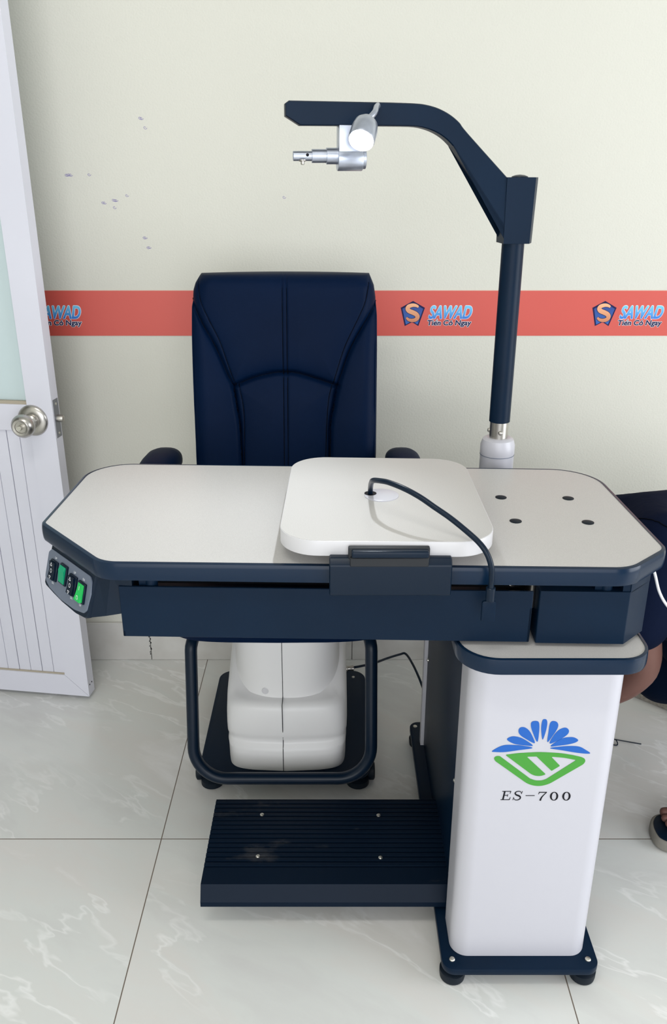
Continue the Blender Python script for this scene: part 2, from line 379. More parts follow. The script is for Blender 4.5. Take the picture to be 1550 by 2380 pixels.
# ------------------------------------------------------------------ red printed band on the wall
bm = nb(); box(bm, -1.45, 3.05, WY-0.0015, WY+0.0005, 0.9655, 1.0790)
banner = tag(obj('wall_banner', bm, M['red'], smooth=False), 'long red printed band across the cream wall behind the black chair', 'banner')
bm = nb(); box(bm, -1.45, 3.05, WY-0.0017, WY+0.0005, 1.0790, 1.0802); obj('upper_edge', bm, M['red_edge'], banner, smooth=False)
FY = WY-0.0016
def logo(dx, first):
    parts = []
    # pentagon badge with a swallow-tail foot
    pent = [(0.1715,1.0365),(0.2023,1.0535),(0.2330,1.0365),(0.2180,0.9905),(0.2015,1.0005),(0.1830,0.9905)]
    pent = [(x+dx, z) for x, z in pent]
    bm = nb(); flat(bm, pent, FY-0.0004, FY); e = obj('badge', bm, M['ink_navy'], banner, smooth=False)
    cx_ = sum(p[0] for p in pent)/6; cz_ = sum(p[1] for p in pent)/6
    inner = [(cx_+(x-cx_)*.86, cz_+(z-cz_)*.86) for x, z in pent]
    bm = nb(); flat(bm, inner, FY-0.0008, FY-0.0004); obj('badge_field', bm, M['emblem_blue'], e, smooth=False)
    # thick S: two-tone stroke
    sp = [(0.2165,1.0385),(0.2105,1.0420),(0.2020,1.0432),(0.1925,1.0405),(0.1888,1.0350),(0.1925,1.0290),(0.2020,1.0250),(0.2110,1.0205),(0.2150,1.0140),(0.2115,1.0075),(0.2020,1.0048),(0.1925,1.0068),(0.1865,1.0120)]
    sp = [(p.x+dx, p.y) for p in catmull([(x, z, 0) for x, z in sp], 6)]
    n = len(sp); wd = [0.0026+0.0088*math.sin(math.pi*min(1, max(0, (i+1)/(n+1))))**0.55 for i in range(n)]
    bm = nb(); ribbon(bm, sp, [q+0.0022 for q in wd], FY-0.0011, FY-0.0008); obj('badge_letter_outline', bm, M['ink_navy'], e, smooth=False)
    bm = nb(); ribbon(bm, sp, wd, FY-0.0014, FY-0.0011); obj('badge_letter', bm, M['orange'], e, smooth=False)
    W_, H_ = 0.1090, 0.0315
    x0 = 0.2440 + dx
    _, ref = text_mesh('SAWAD', H_, W_, 0.0, 0.32, 0.0005, (x0, FY-0.0004, 1.0095), M['letters'], 'word_letters', banner, space=1.0, grow=0.00115)
    o2, _ = text_mesh('SAWAD', H_, W_, 0.0, 0.32, 0.0002, (x0, FY, 1.0095), M['ink_white'], 'word_outline', banner, ref, space=1.0, grow=0.0022)
    x1 = 0.2415 + dx
    _, ref = text_mesh('Tien Có Ngay', 0.0168, 0.1115, 0.0, 0.12, 0.0005, (x1, FY-0.0004, 0.9885), M['ink_navy'], 'slogan_letters', banner, grow=0.00050)
    text_mesh('Tien Có Ngay', 0.0168, 0.1115, 0.0, 0.12, 0.0002, (x1, FY, 0.9885), M['ink_white'], 'slogan_outline', banner, ref, grow=0.0014)
    for wd_, yy, mm_, nm in ((0.0042, FY-0.0004, 'ink_white', 'accent_outline'), (0.0014, FY-0.0009, 'ink_navy', 'accent_mark')):
        bm = nb(); q_ = x1 + 0.0232
        ribbon(bm, [(q_-0.0024, 1.0018), (q_+0.0003, 1.0040), (q_+0.0024, 1.0018)], wd_, yy, yy+0.0003); ribbon(bm, [(q_-0.0010, 1.0078), (q_+0.0018, 1.0052)], wd_, yy-1e-5, yy+0.0003)
        obj(nm, bm, M[mm_], banner, smooth=False)
for i, dx in enumerate((0.0, 0.4885, -0.999)): logo(dx, i == 0)

# ------------------------------------------------------------------ door leaf, standing open against the back wall
DD = Vector((-0.9906, 0.137, 0)).normalized()           # along the leaf, from free edge to hinges
door = bpy.data.objects.new('door_1', None); COL.objects.link(door); struct(door)
door.location = (-0.675, 1.962, 0.0); door.rotation_euler = (0, 0, math.atan2(-DD.y, -DD.x))
# local: x = 0 at free edge, -x towards the hinges; y = 0 front face, +y thickness
DW, DH, DT = 0.80, 2.06, 0.036
B0, B1 = -0.009, 0.001
bm = nb()
def mitre_frame(bm):
    s, r = 0.064, 0.064
    q = 0.0006
    # stiles and rails, mitred at the foot
    def pr_(pts, y0, y1):
        a = [bm.verts.new((x, y0, z)) for x, z in pts]; b = [bm.verts.new((x, y1, z)) for x, z in pts]; k = len(pts)
        bm.faces.new(a); bm.faces.new(b[::-1])
        for i in range(k): bm.faces.new((a[i], b[i], b[(i+1)%k], a[(i+1)%k]))
    pr_([(0, 0.012+q), (0, DH), (-s, DH), (-s, 0.012+r+q)], 0, DT)
    pr_([(-q, 0.012), (-s-q, 0.012+r), (-DW+s+q, 0.012+r), (-DW+q, 0.012)], 0, DT)
    pr_([(-DW, 0.012+q), (-DW+s, 0.012+r+q), (-DW+s, DH), (-DW, DH)], 0, DT)
mitre_frame(bm)
obj('door_frame', bm, M['door'], door, smooth=False)
bm = nb(); box(bm, -DW+.064, -.064, 0, DT, DH-.064, DH, 0.001, 1); obj('top_rail', bm, M['door'], door, smooth=False)
bm = nb(); box(bm, -DW+.064, -.064, 0, DT, 0.772, 0.838, 0.001, 1); obj('lock_rail', bm, M['door'], door, smooth=False)
bm = nb(); box(bm, -DW+.064, -.064, 0.003, 0.012, 0.838, 0.846); obj('glazing_bead', bm, M['bead'], door, smooth=False)
bm = nb(); box(bm, -DW+.064, -.064, 0.003, 0.012, 0.076, 0.080); obj('lower_bead', bm, M['bead'], door, smooth=False)
bm = nb(); box(bm, -DW+.064, -.064, 0.014, 0.020, 0.842, DH-.06); obj('glass_pane', bm, M['glass'], door, smooth=False)
bm = nb()       # tongue and groove lining boards, alternately wide and narrow
x = -0.064; k = 0
while x > -DW+.07:
    wdt = 0.0335; x2 = max(x - wdt, -DW+.064)
    box(bm, x2+0.0007, x-0.0007, 0.006, 0.022, 0.078, 0.772, 0.0012 if k % 2 else 0.0005, 1); x = x2; k += 1
obj('lining_boards', bm, M['door'], door, smooth=False)
bm = nb(); box(bm, -0.0006, 0.0008, 0.006, 0.032, 0.755, 0.850); 
lp = obj('latch_plate', bm, M['latch'], door, smooth=False)
bm = nb(); lathe(bm, [(0.009,0),(0.009,0.008),(0.007,0.015),(0.003,0.017)], (0.0005,0.020,0.802), (1,0,0)); obj('latch_bolt', bm, M['chrome'], lp)
bm = nb()
for z in (0.765, 0.838): lathe(bm, [(0.0035,0),(0.0035,0.001),(0.002,0.0018)], (0.0006,0.019,z), (1,0,0), 12)
obj('latch_screw', bm, M['bolt'], lp)
KX, KZ = -0.053, 0.800
bm = nb(); lathe(bm, [(0.0385,0),(0.0385,0.002),(0.036,0.006),(0.029,0.009),(0.020,0.011)], (KX,0,KZ), (0,-1,0), 40)
kn = obj('door_knob', bm, M['chrome'], door)
bm = nb(); lathe(bm, [(0.019,0.009),(0.0185,0.020),(0.015,0.023),(0.0145,0.028),(0.021,0.034),(0.0265,0.042),(0.0285,0.050),(0.0275,0.057),(0.023,0.064),(0.019,0.0665),(0.014,0.0655),(0.0135,0.0625),(0.006,0.0622)], (KX,0,KZ), (0,-1,0), 40)
obj('knob_ball', bm, M['chrome'], kn)
bm = nb(); lathe(bm, [(0.0062,0.060),(0.006,0.071),(0.0052,0.073)], (KX,0,KZ), (0,-1,0), 20); obj('lock_button', bm, M['bolt'], kn)
bm = nb(); lathe(bm, [(0.036,0),(0.036,0.004),(0.018,0.010),(0.016,0.02),(0.027,0.04),(0.024,0.055),(0.01,0.06)], (KX,DT,KZ), (0,1,0), 32)
obj('rear_knob', bm, M['chrome'], kn)
bm = nb()
for dy in (0.010, 0.024): lathe(bm, [(0.0022,0),(0.0022,0.0006)], (0.0001,dy,0.045), (1,0,0), 10)
obj('drill_holes', bm, M['ink_black'], door)

# ------------------------------------------------------------------ instrument table
T = thing('instrument_table', 'white and black optician instrument table with long speckled top, tray, pillar and overhead lamp arm', 'table', (0.333, 1.30, 0))
TI = Matrix.Translation((-0.333, -1.30, 0))
def part(name, bm, m, parent=None, **k):
    """mesh given in world coordinates, stored relative to the table's base"""
    bmesh.ops.transform(bm, matrix=TI, verts=bm.verts[:])
    return obj(name, bm, m, parent or T, **k)

# base plate on levelling feet
bm = nb(); slab(bm, rounded([(0.194,1.073),(0.194,1.795),(0.473,1.795),(0.473,1.073)], 0.022), 0.036, 0.050, 0.0015, 2)
bp = part('base_plate', bm, M['steel_black'])
for (x, y) in ((0.216,1.102),(0.452,1.102),(0.216,1.768),(0.452,1.768)):
    bm = nb(); lathe(bm, [(0.018,0),(0.0225,0.003),(0.0235,0.010),(0.0235,0.020),(0.020,0.022),(0.012,0.024),(0.012,0.036)], (x,y,0), (0,0,1), 28)
    part('foot', bm, M['rubber'], bp)
for (x, y) in ((0.2125,1.094),(0.4560,1.094),(0.2075,1.775),(0.456,1.775)):
    bm = nb(); lathe(bm, [(0.0052,0),(0.0052,0.0015),(0.004,0.0028),(0.0005,0.0032)], (x,y,0.050), (0,0,1), 16); part('bolt', bm, M['bolt'], bp)
# dark column with the white shell on its front
bm = nb(); box(bm, 0.2215, 0.447, 1.155, 1.705, 0.050, 0.665, 0.003); cl = part('column', bm, M['steel_black'])
for (y, z) in ((1.235,0.33),(1.235,0.095),(1.69,0.3)):
    bm = nb(); lathe(bm, [(0.0042,0),(0.004,0.002),(0.001,0.0035)], (0.2215,y,z), (-1,0,0), 12); part('side_screw', bm, M['bolt'], cl)
x0, x1, y0, y1 = 0.2115, 0.4555, 1.101, 1.185
sh = rounded([(x0,y1),(x0,y0),(x1,y0),(x1,y1)], [0.001,0.030,0.030,0.001], 10)
bm = nb(); slab(bm, sh, 0.0505, 0.667); wc = part('front_cover', bm, M['white'])
bm = nb(); slab(bm, rounded([(0.2135,1.70),(0.2135,1.742),(0.4535,1.742),(0.4535,1.70)], [0.001,.02,.02,.001], 6), 0.0505, 0.667); part('rear_cover', bm, M['white'])
LY = 1.1006
PET = [[(0.3174,0.5066),(0.3021,0.5109),(0.285,0.5125),(0.2723,0.5121),(0.262,0.5075),(0.2533,0.5002),(0.2591,0.499),(0.2733,0.4988),(0.2943,0.5023)],[(0.3174,0.5111),(0.3084,0.5195),(0.2965,0.5267),(0.2851,0.5291),(0.2782,0.5267),(0.2757,0.5229),(0.2817,0.5178),(0.2905,0.514),(0.3049,0.5118)],[(0.32,0.5161),(0.3144,0.5315),(0.3079,0.5416),(0.3005,0.5465),(0.2943,0.5454),(0.2924,0.5391),(0.2954,0.5323),(0.3037,0.5255)],[(0.3238,0.5186),(0.3252,0.5366),(0.3242,0.5518),(0.3219,0.5573),(0.3162,0.5583),(0.3116,0.556),(0.3112,0.5492),(0.3145,0.5383)],[(0.3321,0.5229),(0.3286,0.5383),(0.3276,0.5501),(0.3287,0.5598),(0.332,0.5617),(0.3354,0.5598),(0.3366,0.5518),(0.3356,0.5383)],[(0.3403,0.5181),(0.34,0.5366),(0.3406,0.5518),(0.3435,0.5577),(0.3499,0.5573),(0.3538,0.5526),(0.3536,0.545),(0.3488,0.5332)],[(0.3442,0.5152),(0.3484,0.5298),(0.3557,0.5408),(0.3637,0.5454),(0.3694,0.5442),(0.3723,0.5391),(0.3699,0.5323),(0.3603,0.5238)],[(0.3461,0.51),(0.355,0.5195),(0.3657,0.526),(0.3782,0.5275),(0.3855,0.525),(0.3887,0.5212),(0.3836,0.5169),(0.3726,0.5135),(0.3587,0.5112)],[(0.3457,0.5062),(0.3617,0.5092),(0.3786,0.5104),(0.3929,0.5088),(0.4036,0.5023),(0.4106,0.4967),(0.4043,0.4957),(0.387,0.4979),(0.3653,0.5023)]]
bm = nb()
for pet in PET:
    cm = catmull([(x, z, 0) for x, z in pet], 5, True)
    flat(bm, [(p.x, p.y) for p in cm], LY-0.0003, LY+0.0005)
part('petal_emblem', bm, M['blue'], wc, smooth=False)
GRN = [(0.2625,0.491),(0.2668,0.4905),(0.3191,0.446),(0.3282,0.4421),(0.3383,0.4421),(0.3452,0.4451),(0.3901,0.4831),(0.3696,0.4878),(0.3488,0.4898),(0.3648,0.4717),(0.3522,0.4617),(0.3255,0.4901),(0.3096,0.4898),(0.3435,0.4549),(0.3359,0.4514),(0.3273,0.4517),(0.3198,0.4553),(0.2752,0.4932),(0.2948,0.4965),(0.3287,0.4988),(0.363,0.4967),(0.3833,0.4927),(0.3973,0.4889),(0.4033,0.4858),(0.4049,0.481),(0.4024,0.4752),(0.3505,0.4353),(0.335,0.4304),(0.3173,0.4344),(0.2597,0.4814),(0.2575,0.4858),(0.2586,0.4894)]
gr_ = [0.001]*len(GRN)
for i_, r_ in {0:.004,31:.006,30:.004,29:.012,28:.035,27:.03,26:.035,3:.02,4:.02,5:.02,14:.02,15:.02,16:.02,18:.15,19:.15,20:.15,21:.06,22:.012,23:.007,24:.007,25:.02,7:.08}.items(): gr_[i_] = r_
GRN = rounded(GRN, gr_, 5)
bm = nb(); flat(bm, GRN, LY-0.0003, LY+0.0005); bm.normal_update(); bmesh.ops.triangulate(bm, faces=[f for f in bm.faces if len(f.verts) > 4], ngon_method='EAR_CLIP')
part('diamond_emblem', bm, M['green'], wc, smooth=False)
# serif model lettering, drawn stroke by stroke
def LX(x): return 0.2745 + (x-312)*0.1140/783.0
def LZ(y): return 0.4030 + (1158-y)*0.0175/96.0
U = 0.1140/783.0
bm = nb()
def st(pts, wd, sm=False):
    if sm:
        cm = catmull([(x, y, 0) for x, y in pts], 6); k = len(cm)
        if isinstance(wd, list): wl = [np.interp(i/(k-1), np.linspace(0, 1, len(wd)), wd)*U for i in range(k)]
        else: wl = wd*U
        ribbon(bm, [(LX(p.x), LZ(p.y)) for p in cm], wl, LY-0.0003, LY+0.0005)
    else: ribbon(bm, [(LX(x), LZ(y)) for x, y in pts], [q*U for q in wd] if isinstance(wd, list) else wd*U, LY-0.0003, LY+0.0005)
st([(350,1063),(336,1158)], 17); st([(322,1063),(418,1063)], 6); st([(418,1062),(411,1090)], [9,3]); st([(342,1108),(386,1108)], 6); st([(388,1096),(383,1122)], 5)
st([(310,1157),(410,1157)], 6); st([(419,1128),(408,1158)], [3,9])
st([(540,1090),(530,1070),(508,1062),(480,1068),(468,1085),(482,1102),(512,1113),(530,1128),(526,1148),(500,1160),(470,1156),(456,1134)], [5,7,7,8,14,18,19,16,10,7,7,5], True)
st([(547,1062),(539,1094)], [6,3]); st([(455,1128),(450,1160)], [3,6])
st([(588,1111),(690,1111)], 6)
st([(735,1074),(823,1074)], 9); st([(740,1070),(731,1096)], [9,3]); st([(820,1074),(790,1105),(768,1135),(758,1166)], [7,9,14,20], True)
for cx_ in (909, 1048):
    for s_ in (0,):
        n = 32; pts = [(cx_+36*math.cos(2*math.pi*i/n)+ (-5)*math.sin(2*math.pi*i/n)*-0.6, 1118+45*math.sin(2*math.pi*i/n)) for i in range(n+1)]
        wl = [6+15*abs(math.cos(2*math.pi*i/n))**1.5 for i in range(n+1)]
        st(pts, wl)
part('model_lettering', bm, M['ink_black'], wc, smooth=False)

# small side table on the pillar
so = rounded([(0.190,1.400),(0.190,1.064),(0.473,1.064),(0.473,1.400)], [0.04,0.058,0.045,0.04], 10)
bm = nb(); slab(bm, so, 0.668, 0.6935); 
st1 = part('shelf_top', bm, M['laminate'])
def banding(name, outline, z0, z1, parent, m, t=0.004):
    """rounded edge strip running round a board"""
    bm = nb(); n = 8; loops = []
    for j in range(n+1):
        q = math.pi*j/n; o_ = t*(math.sin(q)**0.35); loops.append([(x, y, z0+(z1-z0)*(1-math.cos(q))/2) for x, y in offset(outline, o_)])
    loops.append([(x, y, z1) for x, y in offset(outline, -0.0016)]); loops.append([(x, y, z1-0.002) for x, y in offset(outline, -0.0016)])
    loops = [[(x, y, z0+0.001) for x, y in offset(outline, -0.003)]] + loops
    loft(bm, loops, False, False)
    return part(name, bm, m, parent)
banding('edge_banding', so, 0.668, 0.6950, st1, M['edge_black'])

# main top, turned a little on its column
TZ = 0.835
to = rounded([(-0.458,1.541),(-0.466,1.246),(-0.336,1.1005),(0.424,1.0800),(0.4965,1.146),(0.485,1.506)], [0.075,0.018,0.05,0.055,0.03,0.085], 12)
bm = nb(); slab(bm, to, TZ-0.027, TZ); tt = part('table_top', bm, M['laminate'])
banding('edge_banding', to, TZ-0.0285, TZ+0.0006, tt, M['edge_black'], 0.0055)
for (x, y) in ((0.2904,1.360),(0.4058,1.3555),(0.2945,1.2535),(0.4099,1.248)):
    bm = nb(); lathe(bm, [(0.0098,-0.002),(0.0098,0.0006),(0.0080,0.0012),(0.004,0.0018),(0.0005,0.0020)], (x,y,TZ), (0,0,1), 28)
    part('hole_plug', bm, M['rubber'], tt)
# frame boxes below the top, in the table's own turned frame
RT = Matrix.Translation((0.333,1.3,0)) @ Matrix.Rotation(R(-1.6), 4, 'Z') @ Matrix.Translation((-0.333,-1.3,0))
def tpart(name, bm, m, parent=None, **k):
    bmesh.ops.transform(bm, matrix=RT, verts=bm.verts[:]); return part(name, bm, m, parent, **k)
bm = nb(); box(bm, -0.315, 0.300, 1.099, 1.103, 0.7015, 0.787, 0.0008, 1); box(bm, -0.315, -0.311, 1.099, 1.40, 0.7015, 0.712, 0.0008, 1); box(bm, 0.296, 0.300, 1.099, 1.40, 0.7015, 0.760, 0.0008, 1)
box(bm, -0.311, 0.296, 1.103, 1.42, 0.7015, 0.7045)
fr = tpart('front_apron', bm, M['steel_black'])
bm = nb()
rb = rounded([(0.3095,1.40),(0.3095,1.099),(0.441,1.099),(0.482,1.140),(0.482,1.40)], [.002,.002,.004,.004,.002], 3)
slab(bm, rb, 0.7005, 0.788); r_ = nb()
box(bm, 0.430, 0.441, 1.101, 1.35, 0.786, 0.8075); slab(bm, rounded([(0.4405,1.103),(0.441,1.099),(0.482,1.140),(0.482,1.36),(0.4405,1.36)], 0.001, 2), 0.786, 0.8075)
tpart('side_housing', bm, M['steel_black'])
bm = nb(); box(bm, -0.275, 0.46, 1.165, 1.175, 0.760, 0.8065); box(bm, -0.275, 0.28, 1.175, 1.44, 0.775, 0.790); tpart('under_frame', bm, M['frame_dark'])
for x in (-0.268, 0.408):
    bm = nb(); cyl(bm, (x,1.112,0.776), (x,1.112,0.8068), 0.0095); box(bm, x-0.0175, x-0.002, 1.106, 1.118, 0.776, 0.8068); tpart('spacer', bm, M['steel_black'])
bm = nb(); lathe(bm, [(0.009,0),(0.010,0.01),(0.010,0.045),(0.014,0.05),(0.014,0.06)], (0.304,1.135,0.745), (0,0,1)); tpart('chrome_spindle', bm, M['chrome'])
bm = nb(); cyl(bm, (0.268,1.12,0.788), (0.285,1.12,0.806), 0.006); tpart('steel_pin', bm, M['chrome'])
bm = nb(); box(bm, 0.25, 0.42, 1.25, 1.40, 0.694, 0.706); tpart('swivel_plate', bm, M['frame_dark'])

# control box hung under the clipped corner; its face leans out towards the bottom
ca = Vector((-0.4532,1.2361,0)); cu_ = Vector((0.1005,-0.1141,0)).normalized(); cn = Vector((-0.7504,-0.6610,0)); CW = 0.1520
TZ0 = 0.8065; LEAN = 0.27
fn = (cn + Vector((0,0,LEAN))).normalized(); fv = (cn*LEAN - Vector((0,0,1))).normalized(); HS = math.sqrt(1+LEAN*LEAN)
def P3(u, h, d): q = ca + cu_*u + fv*(h*HS) + fn*d; return (q.x, q.y, TZ0 + q.z)
prof = [(0.0,0.0),(CW,0.0),(0.1442,0.0697),(0.1418,0.0735),(0.1370,0.0758),(0.1067,0.0797),(0.0578,0.0792),(0.0251,0.0765),(-0.0040,0.0732),(-0.0092,0.0700),(-0.0097,0.0651)]
pc = (0.07, 0.038)
loops = [[P3(pc[0]+(u-pc[0])*.975, pc[1]+(h-pc[1])*.965, -0.0008) for u, h in prof], [P3(u, h, -0.003) for u, h in prof], [P3(u, h, -0.008) for u, h in prof]]
l2 = []; l3 = []
for u, h in prof:
    p = Vector(P3(u, h, -0.008)); w_ = (u+0.01)/0.162
    l2.append(tuple(p + Vector((0.030, 0.028, 0))*1.0)); q = p + Vector((0.048, 0.042, 0)); l3.append((q.x, q.y, q.z))
bm = nb(); loft(bm, loops + [l2, l3]); cbx = part('control_box', bm, M['plastic_black'], angle=30)
bm = nb(); vs = [P3(CW-0.004,0.004,-0.006), P3(0.1405,0.0745,-0.006)]
box_b = [(-0.3540,1.128,0.8065),(-0.3650,1.103,0.7415)]
e0 = Vector(P3(CW-0.002,0.002,-0.004)); e1 = Vector(P3(0.1405,0.0735,-0.004)); s0 = Vector((-0.300,1.118,0.8060)); s1 = Vector((-0.300,1.118,0.7440)); dq = Vector((0.0,0.10,0))
loft(bm, [[tuple(e0),tuple(e1),tuple(e1+dq),tuple(e0+dq)], [tuple(e0.lerp(s0,.4)+Vector((0,-.002,0))),tuple(e1.lerp(s1,.4)+Vector((0,-.002,0))),tuple(e1.lerp(s1,.4)+dq),tuple(e0.lerp(s0,.4)+dq)], [tuple(s0),tuple(s1),tuple(s1+dq),tuple(s0+dq)]])
part('control_box_side', bm, M['plastic_black'], cbx, smooth=False)
fp = rounded([(0.0045,0.0103),(0.1385,0.0096),(0.1447,0.0160),(0.1466,0.0348),(0.1420,0.0614),(0.1349,0.0681),(0.1046,0.0737),(0.0562,0.0752),(0.0130,0.0705),(-0.0065,0.0622),(-0.0045,0.0176)], [0.006,0.008,0.008,0.01,0.006,0.008,0.03,0.03,0.012,0.012,0.006], 4)
bm = nb(); loft(bm, [[P3(u, h, -0.001) for u, h in fp], [P3(u, h, 0.0008) for u, h in fp]]); part('faceplate', bm, M['panel_grey'], cbx, smooth=False)
def FM(u, h): 
    m_ = Matrix(((cu_.x, -fv.x, fn.x, 0), (cu_.y, -fv.y, fn.y, 0), (cu_.z, -fv.z, fn.z, 0), (0, 0, 0, 1))); m_.translation = Vector(P3(u, h, 0)); return m_
for i, (u, z, lit) in enumerate(((0.0240,0.0390,None),(0.0575,0.0345,'dim'),(0.0912,0.0398,None),(0.1215,0.0402,'lit'))):
    mt = FM(u, z)
    bm = nb(); box(bm, -0.0118, 0.0118, -0.0162, 0.0162, 0.0002, 0.0045, 0.001, 1, mt); sw = part('rocker_switch', bm, M['plastic_black'], cbx)
    bm = nb()
    if lit is None:
        vv = [(-0.014,0.0078),(-0.009,0.0072),(0,0.0060),(0.009,0.0072),(0.014,0.0078)]
    else:
        vv = [(-0.0135,0.0095),(-0.006,0.0075),(0.002,0.0060),(0.0135,0.0048)] if lit == 'lit' else [(-0.0135,0.0055),(-0.004,0.0066),(0.006,0.0078),(0.0135,0.0052)]
    loft(bm, [[mt @ Vector((-0.0092, v, 0.002)) for v, h in vv] + [mt @ Vector((-0.0092, v, h)) for v, h in vv[::-1]],
              [mt @ Vector((0.0092, v, 0.002)) for v, h in vv] + [mt @ Vector((0.0092, v, h)) for v, h in vv[::-1]]])
    part('rocker', bm, M['plastic_black'] if lit is None else M['green_dim' if lit == 'dim' else 'green_lit'], cbx, smooth=False)
    bm = nb()
    def mk(pts, wd, h=0.0102):
        P = [Vector(p) for p in pts]
        for p, q in zip(P, P[1:]):
            t = (q-p).normalized(); n_ = Vector((-t.y, t.x))*wd/2
            vs = [bm.verts.new(mt @ Vector((a.x, a.y, h))) for a in (p+n_, q+n_, q-n_, p-n_)]; bm.faces.new(vs)
    if lit is None:
        mk([(-0.0030,0.0085),(0.0030,0.0085),(0,0.0135),(-0.0030,0.0085)], 0.0008, 0.0084)
        mk([(0.0026*math.cos(q*math.pi/5), 0.0032*math.sin(q*math.pi/5)) for q in range(11)], 0.0008, 0.0074)
        mk([(-0.0030,-0.0085),(0.0030,-0.0085),(0,-0.0135),(-0.0030,-0.0085)], 0.0008, 0.0084)
    elif lit == 'lit':
        mk([(0,0.004),(0,0.010)], 0.0009, 0.0072)
        mk([(0.0026*math.cos(q*math.pi/5), -0.008+0.0032*math.sin(q*math.pi/5)) for q in range(11)], 0.0009, 0.0088)
    if len(bm.faces): part('switch_symbols', bm, M['ink_white'], cbx, smooth=False)
    else: bm.free()
    for sgn, word in ((1, ('UP','','UP','ON')[i]), (-1, ('DN','','DN','OFF')[i])):
        if word:
            mm = mt @ Matrix.Translation((-0.004, 0.0185 if sgn > 0 else -0.0232, 0.0009))
            text_mesh(word, 0.0036, 0.0066, 0.01, 0, 0.0002, m=M['ink_white'], name='panel_lettering', parent=cbx, rotm=TI @ mm)

# sliding tray above the top, with its clip and grommet
KZ2 = 0.880
ty_ = rounded([(-0.073,1.449),(-0.0790,1.0760),(0.2325,1.0700),(0.2325,1.436)], [0.06,0.058,0.058,0.06], 12)
bm = nb(); slab(bm, ty_, KZ2-0.0235, KZ2-0.0004, 0.001, 2); tr = part('instrument_tray', bm, M['white_edge'])
bm = nb(); slab(bm, offset(ty_, -0.0012), KZ2-0.002, KZ2); part('tray_surface', bm, M['laminate'], tr, smooth=False)
bm = nb(); lathe(bm, [(0.0275,0),(0.0275,0.0015),(0.0255,0.0024),(0.0005,0.0024)], (0.0765,1.252,KZ2-0.0002), (0,0,1), 40)
gr = part('cable_grommet', bm, M['white'], tr)
bm = nb(); lathe(bm, [(0.0098,0),(0.0098,0.0004)], (0.0590,1.256,KZ2+0.0022), (0,0,1), 24); part('grommet_opening', bm, M['ink_black'], gr)
bm = nb(); box(bm, 0.02, 0.13, 1.12, 1.40, TZ+0.001, KZ2-0.023, 0.001); part('tray_runner', bm, M['frame_dark'], tr)
CY = 1.0665
bm = nb()
cp = rounded([(CY-0.010,0.8020),(CY-0.010,0.8500),(CY-0.002,0.8590),(CY+0.012,0.8590),(CY+0.012,0.8020)], [0.004,0.006,0.004,0.002,0.003], 5)
loft(bm, [[(x, y, z) for y, z in offset(cp, o_)] for x, o_ in ((-0.0060,-0.002),(-0.0045,0),(0.1645,0),(0.1660,-0.002))]); ck = part('tray_clip', bm, M['plastic_black'])
bm = nb(); box(bm, 0.0205, 0.1345, CY-0.004, CY+0.006, 0.848, 0.8745, 0.002); part('clip_plate', bm, M['frame_dark'], ck)
bm = nb(); box(bm, 0.0250, 0.1325, CY-0.0135, CY-0.002, 0.8625, 0.8730, 0.0028, 3); part('release_lever', bm, M['plastic_black'], ck)
bm = nb(); box(bm, 0.0230, 0.1325, CY-0.0108, CY-0.004, 0.8485, 0.8620, 0.001, 1); part('lever_recess', bm, M['frame_dark'], ck)
bm = nb(); box(bm, 0.0, 0.16, CY+0.01, 1.13, 0.803, 0.8065, 0.001); part('clip_foot', bm, M['frame_dark'], ck)

# ribbed foot rest cantilevered from the column
FX0, FX1 = -0.2535, 0.2215
bm = nb()
pf = [(1.452,0.086),(1.452,0.0985)]
nr = 15; yy0, yy1 = 1.450, 1.262
for i in range(nr):
    a = yy0 + (yy1-yy0)*i/nr; b = yy0 + (yy1-yy0)*(i+1)/nr; w_ = (a-b)
    pf += [(a-0.02*w_, 0.0935), (a-0.22*w_, 0.1000), (a-0.85*w_, 0.1000), (a-0.98*w_, 0.0935)]
pf += [(1.2600,0.0990),(1.2180,0.0990),(1.2020,0.0700),(1.2010,0.0600),(1.2060,0.0600),(1.2210,0.086)]
loft(bm, [[(FX0, y, z) for y, z in pf], [(FX1, y, z) for y, z in pf]])
ft = part('foot_rest', bm, M['worn_black'], smooth=False)
for (x, y) in ((-0.151,1.404),(0.095,1.402),(-0.150,1.2875),(0.093,1.284)):
    bm = nb(); lathe(bm, [(0.0045,0),(0.0042,0.0015),(0.0025,0.0028),(0.0005,0.003)], (x,y,0.0995), (0,0,1), 14); part('screw', bm, M['bolt'], ft)
bm = nb(); box(bm, -0.02, 0.2215, 1.27, 1.30, 0.060, 0.092, 0.002); box(bm, -0.02, 0.2215, 1.39, 1.42, 0.060, 0.092, 0.002); part('support_bar', bm, M['steel_black'], ft)

# upright pole and lamp arm
PX, PY = 0.3225, 1.58
bm = nb(); lathe(bm, [(0.0330,0.660),(0.0330,0.8435),(0.0335,0.845),(0.0335,0.862),(0.030,0.8735),(0.0245,0.877),(0.021,0.877)], (PX,PY,0), (0,0,1), 40); sl = part('pole_sleeve', bm, M['white'])
bm = nb(); lathe(bm, [(0.0337,0.8425),(0.0337,0.8435)], (PX,PY,0), (0,0,1), 40); part('sleeve_seam', bm, M['panel_grey'], sl)
bm = nb(); cyl(bm, (PX,PY,0.86), (PX,PY,0.912), 0.0178, 32); co_ = part('steel_collar', bm, M['chrome'])
for a in (-90, -195):
    d = Vector((math.cos(R(a)), math.sin(R(a)), 0)); bm = nb(); lathe(bm, [(0.0045,0),(0.0045,0.002),(0.003,0.004),(0.001,0.0045)], Vector((PX,PY,0.890))+d*0.0174, d, 14); part('collar_screw', bm, M['chrome'], co_)
bm = nb(); cyl(bm, (PX,PY,0.909), (PX,PY,1.26), 0.0200, 36, 0.0006); part('pole', bm, M['steel_black'])
